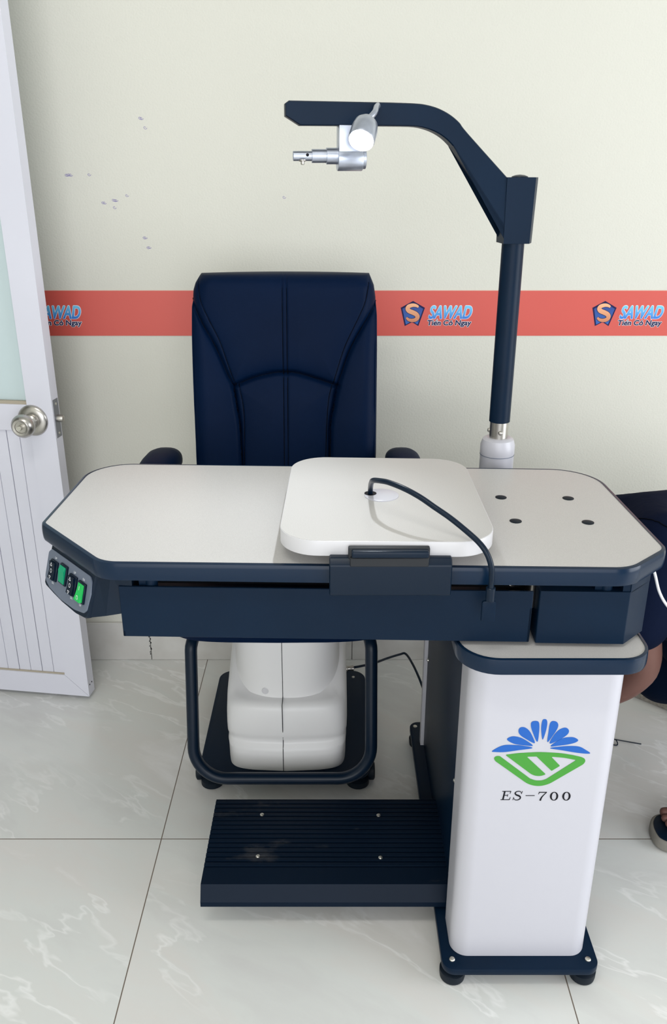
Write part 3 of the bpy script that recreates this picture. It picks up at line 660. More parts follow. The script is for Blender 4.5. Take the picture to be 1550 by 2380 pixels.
# arm: flat-sided bar swept along a bent centre line, slightly turned towards the viewer
AR_ = Matrix.Translation((PX,PY,0)) @ Matrix.Rotation(R(7.5), 4, 'Z') @ Matrix.Translation((-PX,-PY,0))
def apart(name, bm, m, parent=None, **k):
    bmesh.ops.transform(bm, matrix=AR_, verts=bm.verts[:]); return part(name, bm, m, parent, **k)
upper = [(-0.084,1.4615),(-0.078,1.4655),(0.090,1.4640),(0.130,1.4630),(0.150,1.4610),(0.170,1.4560),(0.190,1.4470),(0.207,1.4350),(0.222,1.4190),(0.2960,1.3500)]
lower = [(-0.084,1.4430),(-0.060,1.4290),(0.090,1.4290),(0.130,1.4285),(0.150,1.4255),(0.168,1.4195),(0.184,1.4105),(0.198,1.3985),(0.208,1.3860),(0.2940,1.2740)]
up_ = [(p.x, p.y) for p in catmull([(x, z, 0) for x, z in upper[2:]], 5)]; lo_ = [(p.x, p.y) for p in catmull([(x, z, 0) for x, z in lower[2:]], 5)]
ol = upper[:2] + up_ + [(0.2985,1.3480),(0.3010,1.2440)] + [(0.2990,1.2450),(0.2985,1.2620)] + lo_[::-1] + lower[:2][::-1]
ol = [(x, z) for x, z in ol]
bm = nb(); th_ = 0.0165
cz = 0.003
def ins(o, d): return offset(o, -d)
loft(bm, [[(x, PY-0.004-th_, z) for x, z in ins(ol, cz*0.5)], [(x, PY-0.004-th_+cz, z) for x, z in ol], [(x, PY-0.004+th_-cz, z) for x, z in ol], [(x, PY-0.004+th_, z) for x, z in ins(ol, cz*0.5)]])
bm.normal_update(); bmesh.ops.triangulate(bm, faces=[f for f in bm.faces if len(f.verts) > 4], ngon_method='EAR_CLIP')
am = apart('lamp_arm', bm, M['steel_black'], angle=25)
bm = nb()
hs = [(0.2965,PY-0.022),(0.3450,PY-0.026),(0.3560,PY-0.006),(0.3560,PY+0.022),(0.2965,PY+0.022)]
loft(bm, [[(PX+(x-PX)*s_, PY+(y-PY)*s_, z) for x, y in hs] for z, s_ in ((1.2400,0.93),(1.2402,0.95),(1.349,1.03),(1.3495,1.02))])
apart('arm_hub', bm, M['steel_black'], am, smooth=False)
bm = nb(); lathe(bm, [(0.0150,0),(0.0140,0.002),(0.008,0.0042),(0.0005,0.005)], (PX+0.003,PY,1.349), (0,0,1), 24); apart('hub_cap', bm, M['plastic_black'], am)
# phoropter holder hanging from the arm
HB = Matrix.Identity(4)
hy = PY-0.004
bm = nb(); box(bm, 0.0040, 0.0450, hy-0.016, hy+0.016, 1.375, 1.4300, 0.0015); lathe(bm, [(0.0188,0),(0.0195,0.0008),(0.0195,0.0415),(0.0188,0.0425)], (0.0030,hy,1.379), (1,0,0), 32)
hb = apart('holder_block', bm, M['satin'])
bm = nb(); lathe(bm, [(0.0060,0),(0.0165,0.0006),(0.0165,0.005),(0.0160,0.0055)], (0.0455,hy,1.379), (1,0,0), 28); apart('end_cap', bm, M['satin'], hb)
bm = nb(); lathe(bm, [(0.0130,0),(0.0130,0.0185),(0.0108,0.0190),(0.0108,0.0430),(0.0078,0.0435),(0.0078,0.0740),(0.0070,0.0746)], (0.0030,hy,1.3830), (-1,0,0), 32); apart('spigot', bm, M['satin'], hb)
bm = nb(); lathe(bm, [(0.0068,0),(0.0064,0.0015),(0.0030,0.0020),(0.0030,0.0068)], (-0.0560,hy-0.003,1.3765), (0,-0.15,-1), 16); apart('spigot_pin', bm, M['chrome'], hb)
bm = nb(); lathe(bm, [(0.0026,0),(0.0026,0.0006)], (-0.0480,hy-0.0076,1.3845), (0,-1,0.15), 16); apart('pin_hole', bm, M['ink_black'], hb)
# reading lamp on its own short stem
Lc = Vector((0.0435, 1.440, 1.4040)); Ld = Vector((-0.22, -0.72, -0.66)).normalized()
Ls = Vector((0.0765, 1.535, 1.4450))
bm = nb(); lathe(bm, [(0.0200,0.0),(0.0212,-0.003),(0.0212,-0.024),(0.0190,-0.036),(0.0120,-0.046),(0.0070,-0.050)], Lc, Ld, 36); lh = part('lamp_head', bm, M['satin'])
bm = nb(); lathe(bm, [(0.0195,-0.001),(0.0195,0.0008),(0.016,0.0035),(0.008,0.0050),(0.0005,0.0055)], Lc, Ld, 36); part('lamp_lens', bm, M['lamp'], lh, smooth=True)
bm = nb(); q0 = Lc-Ld*0.046; tube(bm, catmull([q0, q0+Vector((0.012,0.012,0.012)), Vector((0.0700,1.5150,1.4560)), Vector((0.0745,1.536,1.4590)), Vector((0.0765,1.5460,1.4480))], 6), 0.0048, 12); part('lamp_stem', bm, M['satin'], lh)
bm = nb(); box(bm, 0.068, 0.084, 1.541, 1.549, 1.434, 1.452, 0.001); part('stem_bracket', bm, M['satin'], lh)
sd = bpy.data.lights.new('reading_lamp_light', 'SPOT'); sd.energy = 11.5; sd.color = (0.90, 0.95, 1.0); sd.spot_size = R(118); sd.spot_blend = 1.0; sd.shadow_soft_size = 0.014
sp_ = bpy.data.objects.new('reading_lamp_light', sd); COL.objects.link(sp_); sp_.location = Lc + Ld*0.012
aim = (Vector((-0.40,1.00,0.835)) - sp_.location).normalized(); sp_.rotation_euler = aim.to_track_quat('-Z', 'Y').to_euler()

# ------------------------------------------------------------------ cable from the tray grommet
cpath = [(0.0590,1.256,0.8790),(0.0585,1.2450,0.8950),(0.0580,1.2080,0.9180),(0.0600,1.1820,0.9310),(0.0697,1.1620,0.9375),(0.0813,1.1480,0.9398),(0.1017,1.1280,0.9379),(0.1224,1.1120,0.9313),(0.1425,1.0980,0.9212),(0.1627,1.0860,0.9104),(0.1830,1.0740,0.8970),(0.2010,1.0600,0.8840),(0.2120,1.0530,0.8700),(0.2185,1.0500,0.8520),(0.2210,1.0530,0.8320),(0.2228,1.0620,0.8110)]
bm = nb(); tube(bm, catmull(cpath, 8), 0.0041, 14)
cb0 = tag(obj('power_cable', bm, M['plastic_black']), 'black cable rising from the white tray grommet and drooping over the table edge', 'cable')
bm = nb(); cyl(bm, (0.2228,1.0620,0.7925), (0.2228,1.0620,0.8140), 0.0068, 20, 0.001); cc = obj('cable_plug', bm, M['plastic_black'], cb0)
bm = nb(); sq = rounded([(0.2125,0.7555),(0.2125,0.7905),(0.2330,0.7905),(0.2330,0.7555)], 0.004, 5); loft(bm, [[(x, 1.0675, z) for x, z in sq], [(x, 1.0640, z) for x, z in offset(sq, -0.0005)], [(x, 1.0635, z) for x, z in offset(sq, -0.002)]]); obj('plug_cover', bm, M['steel_black'], cb0)

# ------------------------------------------------------------------ examination chair
C = thing('exam_chair', 'tall black leatherette examination chair on a white pedestal behind the table', 'chair', (-0.115, 1.80, 0))
CI = Matrix.Translation((0.115, -1.80, 0))
def cpart(name, bm, m, parent=None, **k):
    bmesh.ops.transform(bm, matrix=CI, verts=bm.verts[:]); return obj(name, bm, m, parent or C, **k)
bm = nb(); slab(bm, rounded([(-0.318,1.588),(-0.318,2.035),(0.088,2.035),(0.088,1.588)], [0.04]*4, 8), 0.037, 0.050, 0.0015, 2); cbp = cpart('base_plate', bm, M['steel_black'])
for (x, y) in ((-0.289,1.622),(0.058,1.622),(-0.289,2.0),(0.058,2.0)):
    bm = nb(); lathe(bm, [(0.022,0),(0.027,0.004),(0.027,0.018),(0.016,0.024),(0.014,0.037)], (x,y,0), (0,0,1), 28); cpart('foot', bm, M['rubber'], cbp)
for (x, y) in ((0.055,2.000),(-0.285,2.000),(0.060,1.620)):
    bm = nb(); lathe(bm, [(0.0045,0),(0.004,0.002),(0.0005,0.003)], (x,y,0.050), (0,0,1), 14); cpart('bolt', bm, M['bolt'], cbp)
for s_ in (-1, 1):      # castor wheels beside the front feet
    bm = nb(); lathe(bm, [(0.004,0),(0.020,0.001),(0.022,0.004),(0.022,0.014),(0.018,0.017)], (-0.115+s_*0.197,1.640,0.023), (s_,0,0), 24); cpart('castor', bm, M['rubber'], cbp)
def srect(cx_, cy_, hx, hyf, hyb, z, p=4.0, n=64, bow=0.0):
    out = []
    for i in range(n):
        q = 2*math.pi*i/n; c_, s_ = math.cos(q), math.sin(q)
        x = hx*math.copysign(abs(c_)**(2/p), c_); y = (hyb if s_ > 0 else hyf)*math.copysign(abs(s_)**(2/p), s_)
        if s_ < 0: y -= bow*(1-(x/hx)**2)
        out.append((cx_+x, cy_+y, z))
    return out
PCX, PCY = -0.1105, 1.78
bm = nb()
bl = []
for z, hx, hf, p, bow in ((0.0502,0.139,0.160,9,0.016),(0.060,0.1395,0.161,9,0.016),(0.100,0.1405,0.158,9,0.016),(0.110,0.141,0.156,10,0.016),(0.116,0.1405,0.147,10,0.016),(0.124,0.141,0.1445,10,0.016),(0.134,0.1425,0.1500,10,0.016),(0.150,0.143,0.154,9,0.016),(0.180,0.1425,0.152,9,0.016),(0.208,0.141,0.149,8,0.016),(0.220,0.137,0.144,7,0.016),(0.227,0.130,0.134,6,0.014),(0.230,0.118,0.120,5,0.010)):
    bl.append(srect(PCX, PCY, hx, hf, 0.16, z, p, 96, bow))
bl = [[(x, y, z + min(1, max(0, (z-0.13)/0.1))*max(0, y-1.665)*0.55) for x, y, z in l] for l in bl]
loft(bm, bl); pb = cpart('base_cover', bm, M['cover'], angle=50)
bm = nb(); nl = []
for z, hx, hf, p in ((0.215,0.128,0.134,2.6),(0.240,0.127,0.131,2.6),(0.27,0.1255,0.128,2.7),(0.31,0.124,0.126,2.9),(0.36,0.1235,0.124,3.0),(0.40,0.1225,0.122,3.0),(0.432,0.122,0.120,3.0)):
    nl.append(srect(PCX, PCY, hx, hf, 0.125, z, p, 96, 0.006))
loft(bm, nl); pn = cpart('neck_cover', bm, M['cover'], angle=50)
# centre seam, following the covers
def front_y(loops, z):
    zs = [l[0][2] for l in loops]; ys = [min(p[1] for p in l) for l in loops]; return float(np.interp(z, zs, ys))
sx_ = -0.1175; bm = nb()
tube(bm, [(sx_, front_y(bl, z)+0.0003, z) for z in np.linspace(0.051, 0.226, 40)] + [(sx_, PCY-0.141, 0.2302), (sx_, front_y(nl, 0.234), 0.2315)], 0.0009, 6); cpart('seam_line', bm, M['frame_dark'], pb)
bm = nb(); tube(bm, [(sx_, front_y(nl, z)+0.0003, z) for z in np.linspace(0.232, 0.43, 20)], 0.0009, 6); cpart('seam_line', bm, M['frame_dark'], pn)
bm = nb(); lathe(bm, [(0.0085,-0.002),(0.0085,0.0012),(0.0065,0.0020),(0.0005,0.0012)], (-0.1580, front_y(nl,0.243)+0.0058, 0.243), (-0.18,-1,0.06), 24); cpart('screw_cap', bm, M['white_edge'], pn)
# tubular foot ring
def hoopz(z): return 1.535 + (z-0.075)*0.20
hw = 0.2000; hc = -0.1150; pts = []
hp = rounded([(hc-hw,0.425),(hc-hw,0.0845),(hc+hw,0.0845),(hc+hw,0.425)], [0,0.075,0.075,0], 12)
bm = nb(); P_ = []
for x, z in hp: P_.append((x, hoopz(z), z))
ht_ = rounded([(hc-hw+0.11,0.439),(hc-hw+0.002,0.437),(hc-hw,0.0845),(hc+hw,0.0845),(hc+hw-0.002,0.437),(hc+hw-0.11,0.439)], [0,0.085,0.075,0.075,0.085,0], 12)
P_ = [(x, hoopz(z) + (0.05*max(0, z-0.39)/0.06), z) for x, z in ht_]
tube(bm, P_, 0.0138, 16); cpart('foot_ring', bm, M['plastic_black'])
bm = nb(); box(bm, -0.25, 0.03, 1.62, 1.95, 0.428, 0.452, 0.004); cpart('seat_plate', bm, M['steel_black'])
bm = nb()
for z, k_ in ((0.443,0.90),(0.447,0.96),(0.462,1.0),(0.50,1.015),(0.535,1.0),(0.552,0.96),(0.558,0.88)): pass
loft(bm, [srect(-0.118, 1.765, 0.255*k_, 0.225*k_, 0.215*k_, z, 6, 80, 0.008) for z, k_ in ((0.4340,0.90),(0.4350,0.955),(0.462,1.0),(0.50,1.015),(0.535,1.0),(0.552,0.96),(0.558,0.88))])
cpart('seat', bm, M['leather'])
# backrest: pillow surface with sewn grooves
edgeL = [(-0.2960,1.1470),(-0.3067,1.1296),(-0.312,1.1145),(-0.3176,1.0779),(-0.3192,1.013),(-0.3197,0.9185),(-0.3190,0.8218),(-0.3187,0.7327),(-0.315,0.60),(-0.305,0.53)]
edgeR = [(0.0798,1.1470),(0.0896,1.1250),(0.0937,1.1000),(0.0975,1.060),(0.0985,0.9943),(0.0985,0.9185),(0.0987,0.7527),(0.095,0.60),(0.085,0.53)]
AL = [(-0.2966,1.1462),(-0.2935,1.0993),(-0.2774,1.0595),(-0.2534,1.0099),(-0.2356,0.9566),(-0.2207,0.9121)]
BL = [(-0.316,1.0951),(-0.2908,1.044),(-0.2636,0.9943),(-0.2425,0.9439),(-0.2273,0.9083),(-0.2218,0.8704),(-0.2149,0.8218),(-0.2122,0.7327),(-0.212,0.53)]
CLn = [(-0.2142,0.9121),(-0.2055,0.8672),(-0.2034,0.8218),(-0.2056,0.7327),(-0.205,0.53)]
ARn = [(0.0792,1.1462),(0.0707,1.0962),(0.0551,1.0595),(0.0265,1.0005),(0.0104,0.9534),(-0.0009,0.9153)]
BR = [(0.0951,1.0901),(0.0616,1.0348),(0.0362,0.988),(0.0202,0.9439),(0.0095,0.9083),(0.0007,0.8607),(-0.0059,0.8218),(-0.0076,0.7527),(-0.0080,0.53)]
CRn = [(-0.0042,0.9089),(-0.0124,0.8672),(-0.0175,0.7527),(-0.018,0.53)]
ARCH = [(-0.2257,0.9083),(-0.1813,0.9265),(-0.1356,0.937),(-0.1096,0.9382),(-0.0837,0.937),(-0.035,0.9233),(0.0089,0.9083)]
M1 = [(-0.1125,1.15),(-0.1135,0.53)]; M2 = [(-0.1030,1.15),(-0.1045,0.53)]
def sm(pl_): return [(p.x, p.y) for p in catmull([(x, z, 0) for x, z in pl_], 6)]
def pdist(X, Z, pl_):
    d = np.full(X.shape, 9.0)
    for (a, b), (c, e) in zip(pl_, pl_[1:]):
        vx, vz = c-a, e-b; L2 = vx*vx+vz*vz+1e-12
        t = np.clip(((X-a)*vx+(Z-b)*vz)/L2, 0, 1); d = np.minimum(d, np.hypot(X-(a+t*vx), Z-(b+t*vz)))
    return d
NZ, NX = 330, 250
zs = np.linspace(0.50, 1.147, NZ); tt_ = np.linspace(0, 1, NX)
eL = sorted(edgeL, key=lambda p: p[1]); eR = sorted(edgeR, key=lambda p: p[1])
xl = np.interp(zs, [p[1] for p in eL], [p[0] for p in eL]); xr = np.interp(zs, [p[1] for p in eR], [p[0] for p in eR])
Xg = xl[:, None] + (xr-xl)[:, None]*tt_[None, :]; Zg = np.repeat(zs[:, None], NX, 1)
Zg = Zg + 0.0035*(1-((Xg+0.109)/0.2)**2)*np.clip((Zg-1.0)/0.147, 0, 1)      # crowned top edge
def bY(z): return 1.800 + (z-0.50)*(0.10/0.647)
rel = np.zeros_like(Xg)
deep = [(sm(BL), .0075, .0045), (sm(BR), .0075, .0045), (sm(ARCH), .0085, .0050)]
fine = [(sm(AL), .0022, .0016), (sm(ARn), .0022, .0016), (sm(CLn), .0022, .0016), (sm(CRn), .0022, .0016), (M1, .0024, .0017), (M2, .0024, .0017)]
puff = np.full(Xg.shape, 9.0)
for pl_, dp_, wd_ in deep:
    d = pdist(Xg, Zg, pl_); rel -= dp_*np.exp(-(d/wd_)**2); puff = np.minimum(puff, d)
for pl_, dp_, wd_ in fine:
    d = pdist(Xg, Zg, pl_); rel -= dp_*np.exp(-(d/wd_)**2)
rel += 0.014*(1-np.exp(-puff/0.030))
cen = np.clip(1-np.abs(Xg+0.108)/0.03, 0, 1); rel += -0.002*cen
# lower centre pad sits a little behind the head pad
archz = np.interp(Xg, [p[0] for p in ARCH], [p[1] for p in ARCH]); zb = np.clip(Zg, 0.53, 0.95); bl_ = sorted(BL, key=lambda p: p[1]); br_ = sorted(BR, key=lambda p: p[1])
inside = (Xg > np.interp(zb, [p[1] for p in bl_], [p[0] for p in bl_])) & (Xg < np.interp(zb, [p[1] for p in br_], [p[0] for p in br_]))
rel += np.where(inside, -0.009*(1-1/(1+np.exp(-(Zg-archz)/0.005))), 0)
ed = np.minimum(Xg-xl[:, None], xr[:, None]-Xg); et = np.clip(1.150-Zg, 0, 1); 
def rnd(d, r, h): q = np.clip(1-d/r, 0, 1); return h*(1-np.sqrt(np.clip(1-q*q, 0, 1)))
rel -= rnd(ed, 0.036, 0.034) + rnd(et, 0.030, 0.030)
Yg = bY(Zg) - rel
bm = nb()
gv = [[bm.verts.new((Xg[i, j], Yg[i, j], Zg[i, j])) for j in range(NX)] for i in range(NZ)]
for i in range(NZ-1):
    for j in range(NX-1): bm.faces.new((gv[i][j], gv[i][j+1], gv[i+1][j+1], gv[i+1][j]))
# sides and back
def rim(): return [gv[0][j] for j in range(NX)] + [gv[i][NX-1] for i in range(1, NZ)] + [gv[NZ-1][j] for j in range(NX-2, -1, -1)] + [gv[i][0] for i in range(NZ-2, 0, -1)]
prev = rim(); n = len(prev)
base = [v.co.copy() for v in prev]
cen_ = Vector((-0.109, 0, 0.82))
for dy, ins_ in ((0.018, 0.0), (0.040, 0.004), (0.052, 0.018), (0.058, 0.05)):
    cur = []
    for co in base:
        v = Vector((co.x-cen_.x, 0, co.z-cen_.z)); l_ = v.length; s_ = (l_-ins_)/l_
        cur.append(bm.verts.new((cen_.x+v.x*s_, bY(co.z)+0.034+dy, cen_.z+v.z*s_)))
    for i in range(n): bm.faces.new((prev[i], cur[i], cur[(i+1)%n], prev[(i+1)%n]))
    prev = cur
bm.faces.new(prev[::-1])
bk = cpart('backrest', bm, M['leather'], angle=75)
# piping along the side edges and the dark thread of the seams
def surf_y(x, z):
    i = int(np.clip(round((z-0.50)/0.647*(NZ-1)), 0, NZ-1)); j = int(np.clip(round((x-xl[i])/(xr[i]-xl[i])*(NX-1)), 0, NX-1)); return float(Yg[i, j])
for pl_ in ([(-0.3125,1.090),(-0.3145,1.05),(-0.3150,0.92),(-0.3145,0.75),(-0.310,0.56)], [(0.0930,1.090),(0.0942,1.05),(0.0942,0.92),(0.0940,0.75),(0.088,0.56)]):
    bm = nb(); tube(bm, [(x, surf_y(x, z)-0.0006, z) for x, z in sm(pl_)], 0.0016, 8); cpart('piping', bm, M['leather'], bk)
for pl_, off in ((AL,0),(ARn,0),(CLn,0),(CRn,0),(M1,0),(M2,0),(ARCH,0),(BL,0),(BR,0)):
    bm = nb(); q = [p for p in sm(pl_) if p[1] < 1.140]
    if pl_ in (M1, M2): q = [(pl_[0][0]+(pl_[1][0]-pl_[0][0])*t, 1.143+(0.53-1.143)*t) for t in np.linspace(0, 1, 60)]
    tube(bm, [(x, surf_y(x, z)-0.0001, z) for x, z in q], 0.0010, 6); cpart('stitching', bm, M['stitch'], bk)
# armrests
def armrest(cx_, s_):
    bm = nb(); sec = []
    for y, zt, hw_, hh in ((1.885,0.716,0.012,0.010),(1.880,0.726,0.028,0.022),(1.862,0.738,0.037,0.028),(1.83,0.7430,0.040,0.030),(1.78,0.7445,0.041,0.031),(1.72,0.7420,0.041,0.031),(1.67,0.735,0.040,0.030),(1.635,0.722,0.036,0.027),(1.618,0.706,0.026,0.020),(1.612,0.694,0.010,0.009)):
        lean = s_*(1.885-y)*0.03
        sec.append([(cx_+lean+hw_*math.copysign(abs(math.cos(q))**0.75, math.cos(q)), y, zt+hh*math.copysign(abs(math.sin(q))**0.85, math.sin(q))) for q in [2*math.pi*i/28 for i in range(28)]])
    loft(bm, sec); a = cpart('armrest', bm, M['leather'])
    bm = nb(); tube(bm, catmull([(cx_,1.70,0.72),(cx_,1.72,0.60),(cx_,1.78,0.50),(cx_-s_*0.05,1.80,0.448),(cx_-s_*0.16,1.80,0.437)], 6), 0.013, 12); cpart('armrest_bracket', bm, M['steel_black'], a)
armrest(-0.3880, -1); armrest(0.1560, 1)
# link between seat and backrest
bm = nb(); box(bm, -0.19, -0.03, 1.90, 1.915, 0.43, 0.62, 0.002); box(bm, -0.19, -0.03, 1.80, 1.915, 0.428, 0.440, 0.002); cpart('back_bracket', bm, M['steel_black'])

# chair mains lead
bm = nb(); tube(bm, catmull([(0.046,1.955,0.110),(0.0702,1.96,0.1106),(0.1127,1.99,0.1026),(0.1516,2.04,0.0865),(0.1900,2.085,0.0711),(0.2080,2.09,0.0700),(0.2220,2.03,0.075),(0.2350,1.96,0.072),(0.250,1.90,0.050),(0.275,1.85,0.010),(0.32,1.84,0.004)], 8), 0.0034, 10)
cl2 = tag(obj('chair_power_lead', bm, M['plastic_black']), 'thin black power lead plugged into the white chair pedestal', 'cable')
bm = nb(); lathe(bm, [(0.0075,0),(0.0085,0.002),(0.0085,0.010),(0.0065,0.012),(0.0065,0.022),(0.0075,0.024),(0.0075,0.028),(0.004,0.030)], (0.026,1.950,0.110), (1,0.1,0), 18); obj('lead_connector', bm, M['chrome'], cl2)

# ------------------------------------------------------------------ small things on the floor
bm = nb(); tube(bm, catmull([(0.7867,1.7671,0.0022),(0.755,1.776,0.0026),(0.7311,1.7829,0.003),(0.716,1.786,0.0045),(0.708,1.785,0.010),(0.705,1.775,0.006),(0.712,1.765,0.003),(0.722,1.762,0.0022),(0.727,1.770,0.0026),(0.7255,1.7805,0.006)], 6), 0.0014, 8)
tag(obj('cable_tie', bm, M['plastic_black']), 'small black cable tie curled on the floor right of the white pillar', 'cable tie')
bm = nb(); tube(bm, catmull([(0.484,1.30,0.792),(0.520,1.302,0.766),(0.548,1.300,0.728),(0.5665,1.300,0.681),(0.590,1.300,0.648),(0.640,1.298,0.60),(0.74,1.25,0.45),(0.86,1.15,0.22),(0.95,1.05,0.05),(1.02,0.98,0.004),(1.30,0.90,0.004)], 8), 0.0026, 10)
wcb = tag(obj('white_charging_cord', bm, M['white_cord']), 'thin white cord hanging down from under the right end of the table top', 'cable')
bm = nb(); cdp = [(0.77,2.05),(0.83,1.985),(0.925,1.898),(1.30,1.56),(1.42,1.68),(1.0,2.10)]
slab(bm, cdp, 0.0005, 0.0105)
cd = tag(obj('packing_board', bm, M['card'], smooth=False), 'speckled brown board lying on the floor under the crouching person', 'board')

# ------------------------------------------------------------------ crouching person
PR = thing('person', 'person in a dark T-shirt crouching right of the table with bare elbow bent', 'person', (0.95, 1.62, 0))
PI_ = Vector((0.95, 1.62, 0))
def skin_obj(name, joints, bones, m, parent, root=0, sub=2):
    me = bpy.data.meshes.new(name); me.from_pydata([tuple(Vector(j[:3])-PI_) for j in joints], bones, []); me.materials.append(m)
    o = bpy.data.objects.new(name, me); COL.objects.link(o); o.parent = parent
    md = o.modifiers.new('skin', 'SKIN'); md.use_smooth_shade = True; md.branch_smoothing = 0.6
    if not me.skin_vertices: return o
    for i, j in enumerate(joints):
        sv = me.skin_vertices[0].data[i]; r_ = j[3]; sv.radius = (r_, j[4] if len(j) > 4 else r_); sv.use_root = (i == root)
    s_ = o.modifiers.new('sub', 'SUBSURF'); s_.levels = sub; s_.render_levels = sub
    return o
# skin layers need the modifier first, then the layer; build through a helper that adds the layer
def skin_fix(o, joints, root=0):
    me = o.data
    if not me.skin_vertices:
        o.update_tag(); bpy.context.view_layer.update()
        bpy.context.view_layer.objects.active = o
    return
J = []; Bn = []
def jt(x, y, z, r, par=None, r2=None):
    J.append((x, y, z, r, r2 or r)); k = len(J)-1
    if par is not None: Bn.append((par, k))
    return k
pel = jt(1.02,1.60,0.36,0.110)
sp1 = jt(0.93,1.62,0.46,0.092,pel); sp2 = jt(0.83,1.645,0.56,0.088,sp1); sp3 = jt(0.755,1.67,0.605,0.066,sp2)
nk = jt(0.690,1.735,0.615,0.048,sp3); nk2 = jt(0.640,1.79,0.600,0.046,nk); hd = jt(0.590,1.84,0.560,0.068,nk2); hd2 = jt(0.545,1.875,0.520,0.066,hd); hd3 = jt(0.520,1.895,0.485,0.045,hd2)
# left arm (near): shoulder, elbow, wrist, hand
ls = jt(0.665,1.560,0.645,0.055,sp3); la = jt(0.625,1.515,0.580,0.052,ls); lb = jt(0.622,1.500,0.500,0.046,la)
le = jt(0.6450,1.500,0.400,0.044,lb); lf = jt(0.612,1.522,0.348,0.045,le); lg_ = jt(0.575,1.560,0.298,0.038,lf); lw = jt(0.535,1.610,0.240,0.026,lg_); lp_ = jt(0.520,1.645,0.200,0.030,lw,0.018); lk = jt(0.512,1.675,0.165,0.034,lp_,0.014)
for k_, (dx, dy, L_) in enumerate(((-0.024,0.008,0.9),(-0.008,0.012,1.0),(0.008,0.012,0.95),(0.024,0.006,0.75))):
    a = jt(0.512+dx*0.9,1.685+dy,0.145,0.0095,lk); b = jt(0.512+dx,1.705+dy,0.125-0.02*L_,0.0088,a); jt(0.514+dx,1.700+dy,0.122-0.045*L_,0.0078,b)
a = jt(0.545,1.660,0.175,0.0115,lp_); b = jt(0.556,1.678,0.150,0.0102,a); jt(0.552,1.695,0.130,0.009,b)
# right arm (far)
rs = jt(0.865,1.780,0.610,0.054,sp3); ra = jt(0.840,1.85,0.52,0.050,rs); re_ = jt(0.780,1.925,0.40,0.040,ra); rf = jt(0.73,1.935,0.35,0.036,re_); rw = jt(0.640,1.955,0.31,0.026,rf); rp = jt(0.600,1.955,0.31,0.030,rw,0.018); rk = jt(0.565,1.955,0.290,0.034,rp,0.014)
for k_, (dy, L_) in enumerate(((-0.024,0.9),(-0.008,1.0),(0.008,0.95),(0.024,0.75))):
    a = jt(0.548,1.955+dy,0.278,0.0095,rk); b = jt(0.522,1.955+dy,0.262,0.0088,a); jt(0.508,1.955+dy,0.262-0.025*L_,0.0078,b)
a = jt(0.585,1.925,0.300,0.0115,rp); b = jt(0.562,1.905,0.288,0.0102,a); jt(0.545,1.905,0.275,0.009,b)
# left leg, foot planted; right leg kneeling
lh_ = jt(1.03,1.505,0.350,0.092,pel); lt_ = jt(0.985,1.46,0.44,0.078,lh_); lkn = jt(0.935,1.43,0.515,0.058,lt_); lc_ = jt(0.950,1.43,0.38,0.056,lkn); lc2 = jt(0.965,1.435,0.22,0.042,lc_); lan = jt(0.955,1.44,0.090,0.036,lc2); lft = jt(0.86,1.440,0.062,0.040,lan,0.030)
lto = jt(0.785,1.443,0.049,0.040,lft,0.018)
for dy, L_, r_ in ((0.032,0.052,0.0115),(0.014,0.050,0.009),(-0.002,0.044,0.0085),(-0.017,0.037,0.008),(-0.031,0.028,0.0078)):
    a = jt(0.765+abs(dy)*0.3,1.443+dy,0.045,r_,lto); jt(0.765-L_+abs(dy)*0.3,1.443+dy*1.05,0.041,r_,a)
rh = jt(1.08,1.70,0.340,0.092,pel); rt_ = jt(0.95,1.79,0.265,0.086,rh); rkn = jt(0.845,1.85,0.145,0.064,rt_); rc_ = jt(1.00,1.85,0.085,0.056,rkn); rc2 = jt(1.18,1.85,0.065,0.042,rc_); ran = jt(1.28,1.85,0.062,0.034,rc2); rft = jt(1.33,1.85,0.045,0.036,ran,0.028); jt(1.34,1.85,0.03,0.036,rft,0.020)

def build_skin(name, joints, bones, m, parent, sub=2, root=0):
    me = bpy.data.meshes.new(name); me.from_pydata([tuple(Vector(j[:3])-PI_) for j in joints], bones, []); me.materials.append(m)
    o = bpy.data.objects.new(name, me); COL.objects.link(o)
    md = o.modifiers.new('skin', 'SKIN'); md.use_smooth_shade = True
    if len(me.skin_vertices) == 0:
        bm_ = bmesh.new(); bm_.from_mesh(me); bm_.verts.layers.skin.verify(); bm_.to_mesh(me); bm_.free()
    for i, j in enumerate(joints):
        sv = me.skin_vertices[0].data[i]; sv.radius = (j[3], j[4]); sv.use_root = (i == root)
    s_ = o.modifiers.new('sub', 'SUBSURF'); s_.levels = sub; s_.render_levels = sub
    dg = bpy.context.evaluated_depsgraph_get(); m2 = bpy.data.meshes.new_from_object(o.evaluated_get(dg)); m2.name = name
    if not m2.materials: m2.materials.append(m)
    bpy.data.objects.remove(o)
    m2.polygons.foreach_set('use_smooth', [True]*len(m2.polygons))
    o = bpy.data.objects.new(name, m2); COL.objects.link(o); o.parent = parent
    return o
body = build_skin('body', J, Bn, M['skin'], PR)
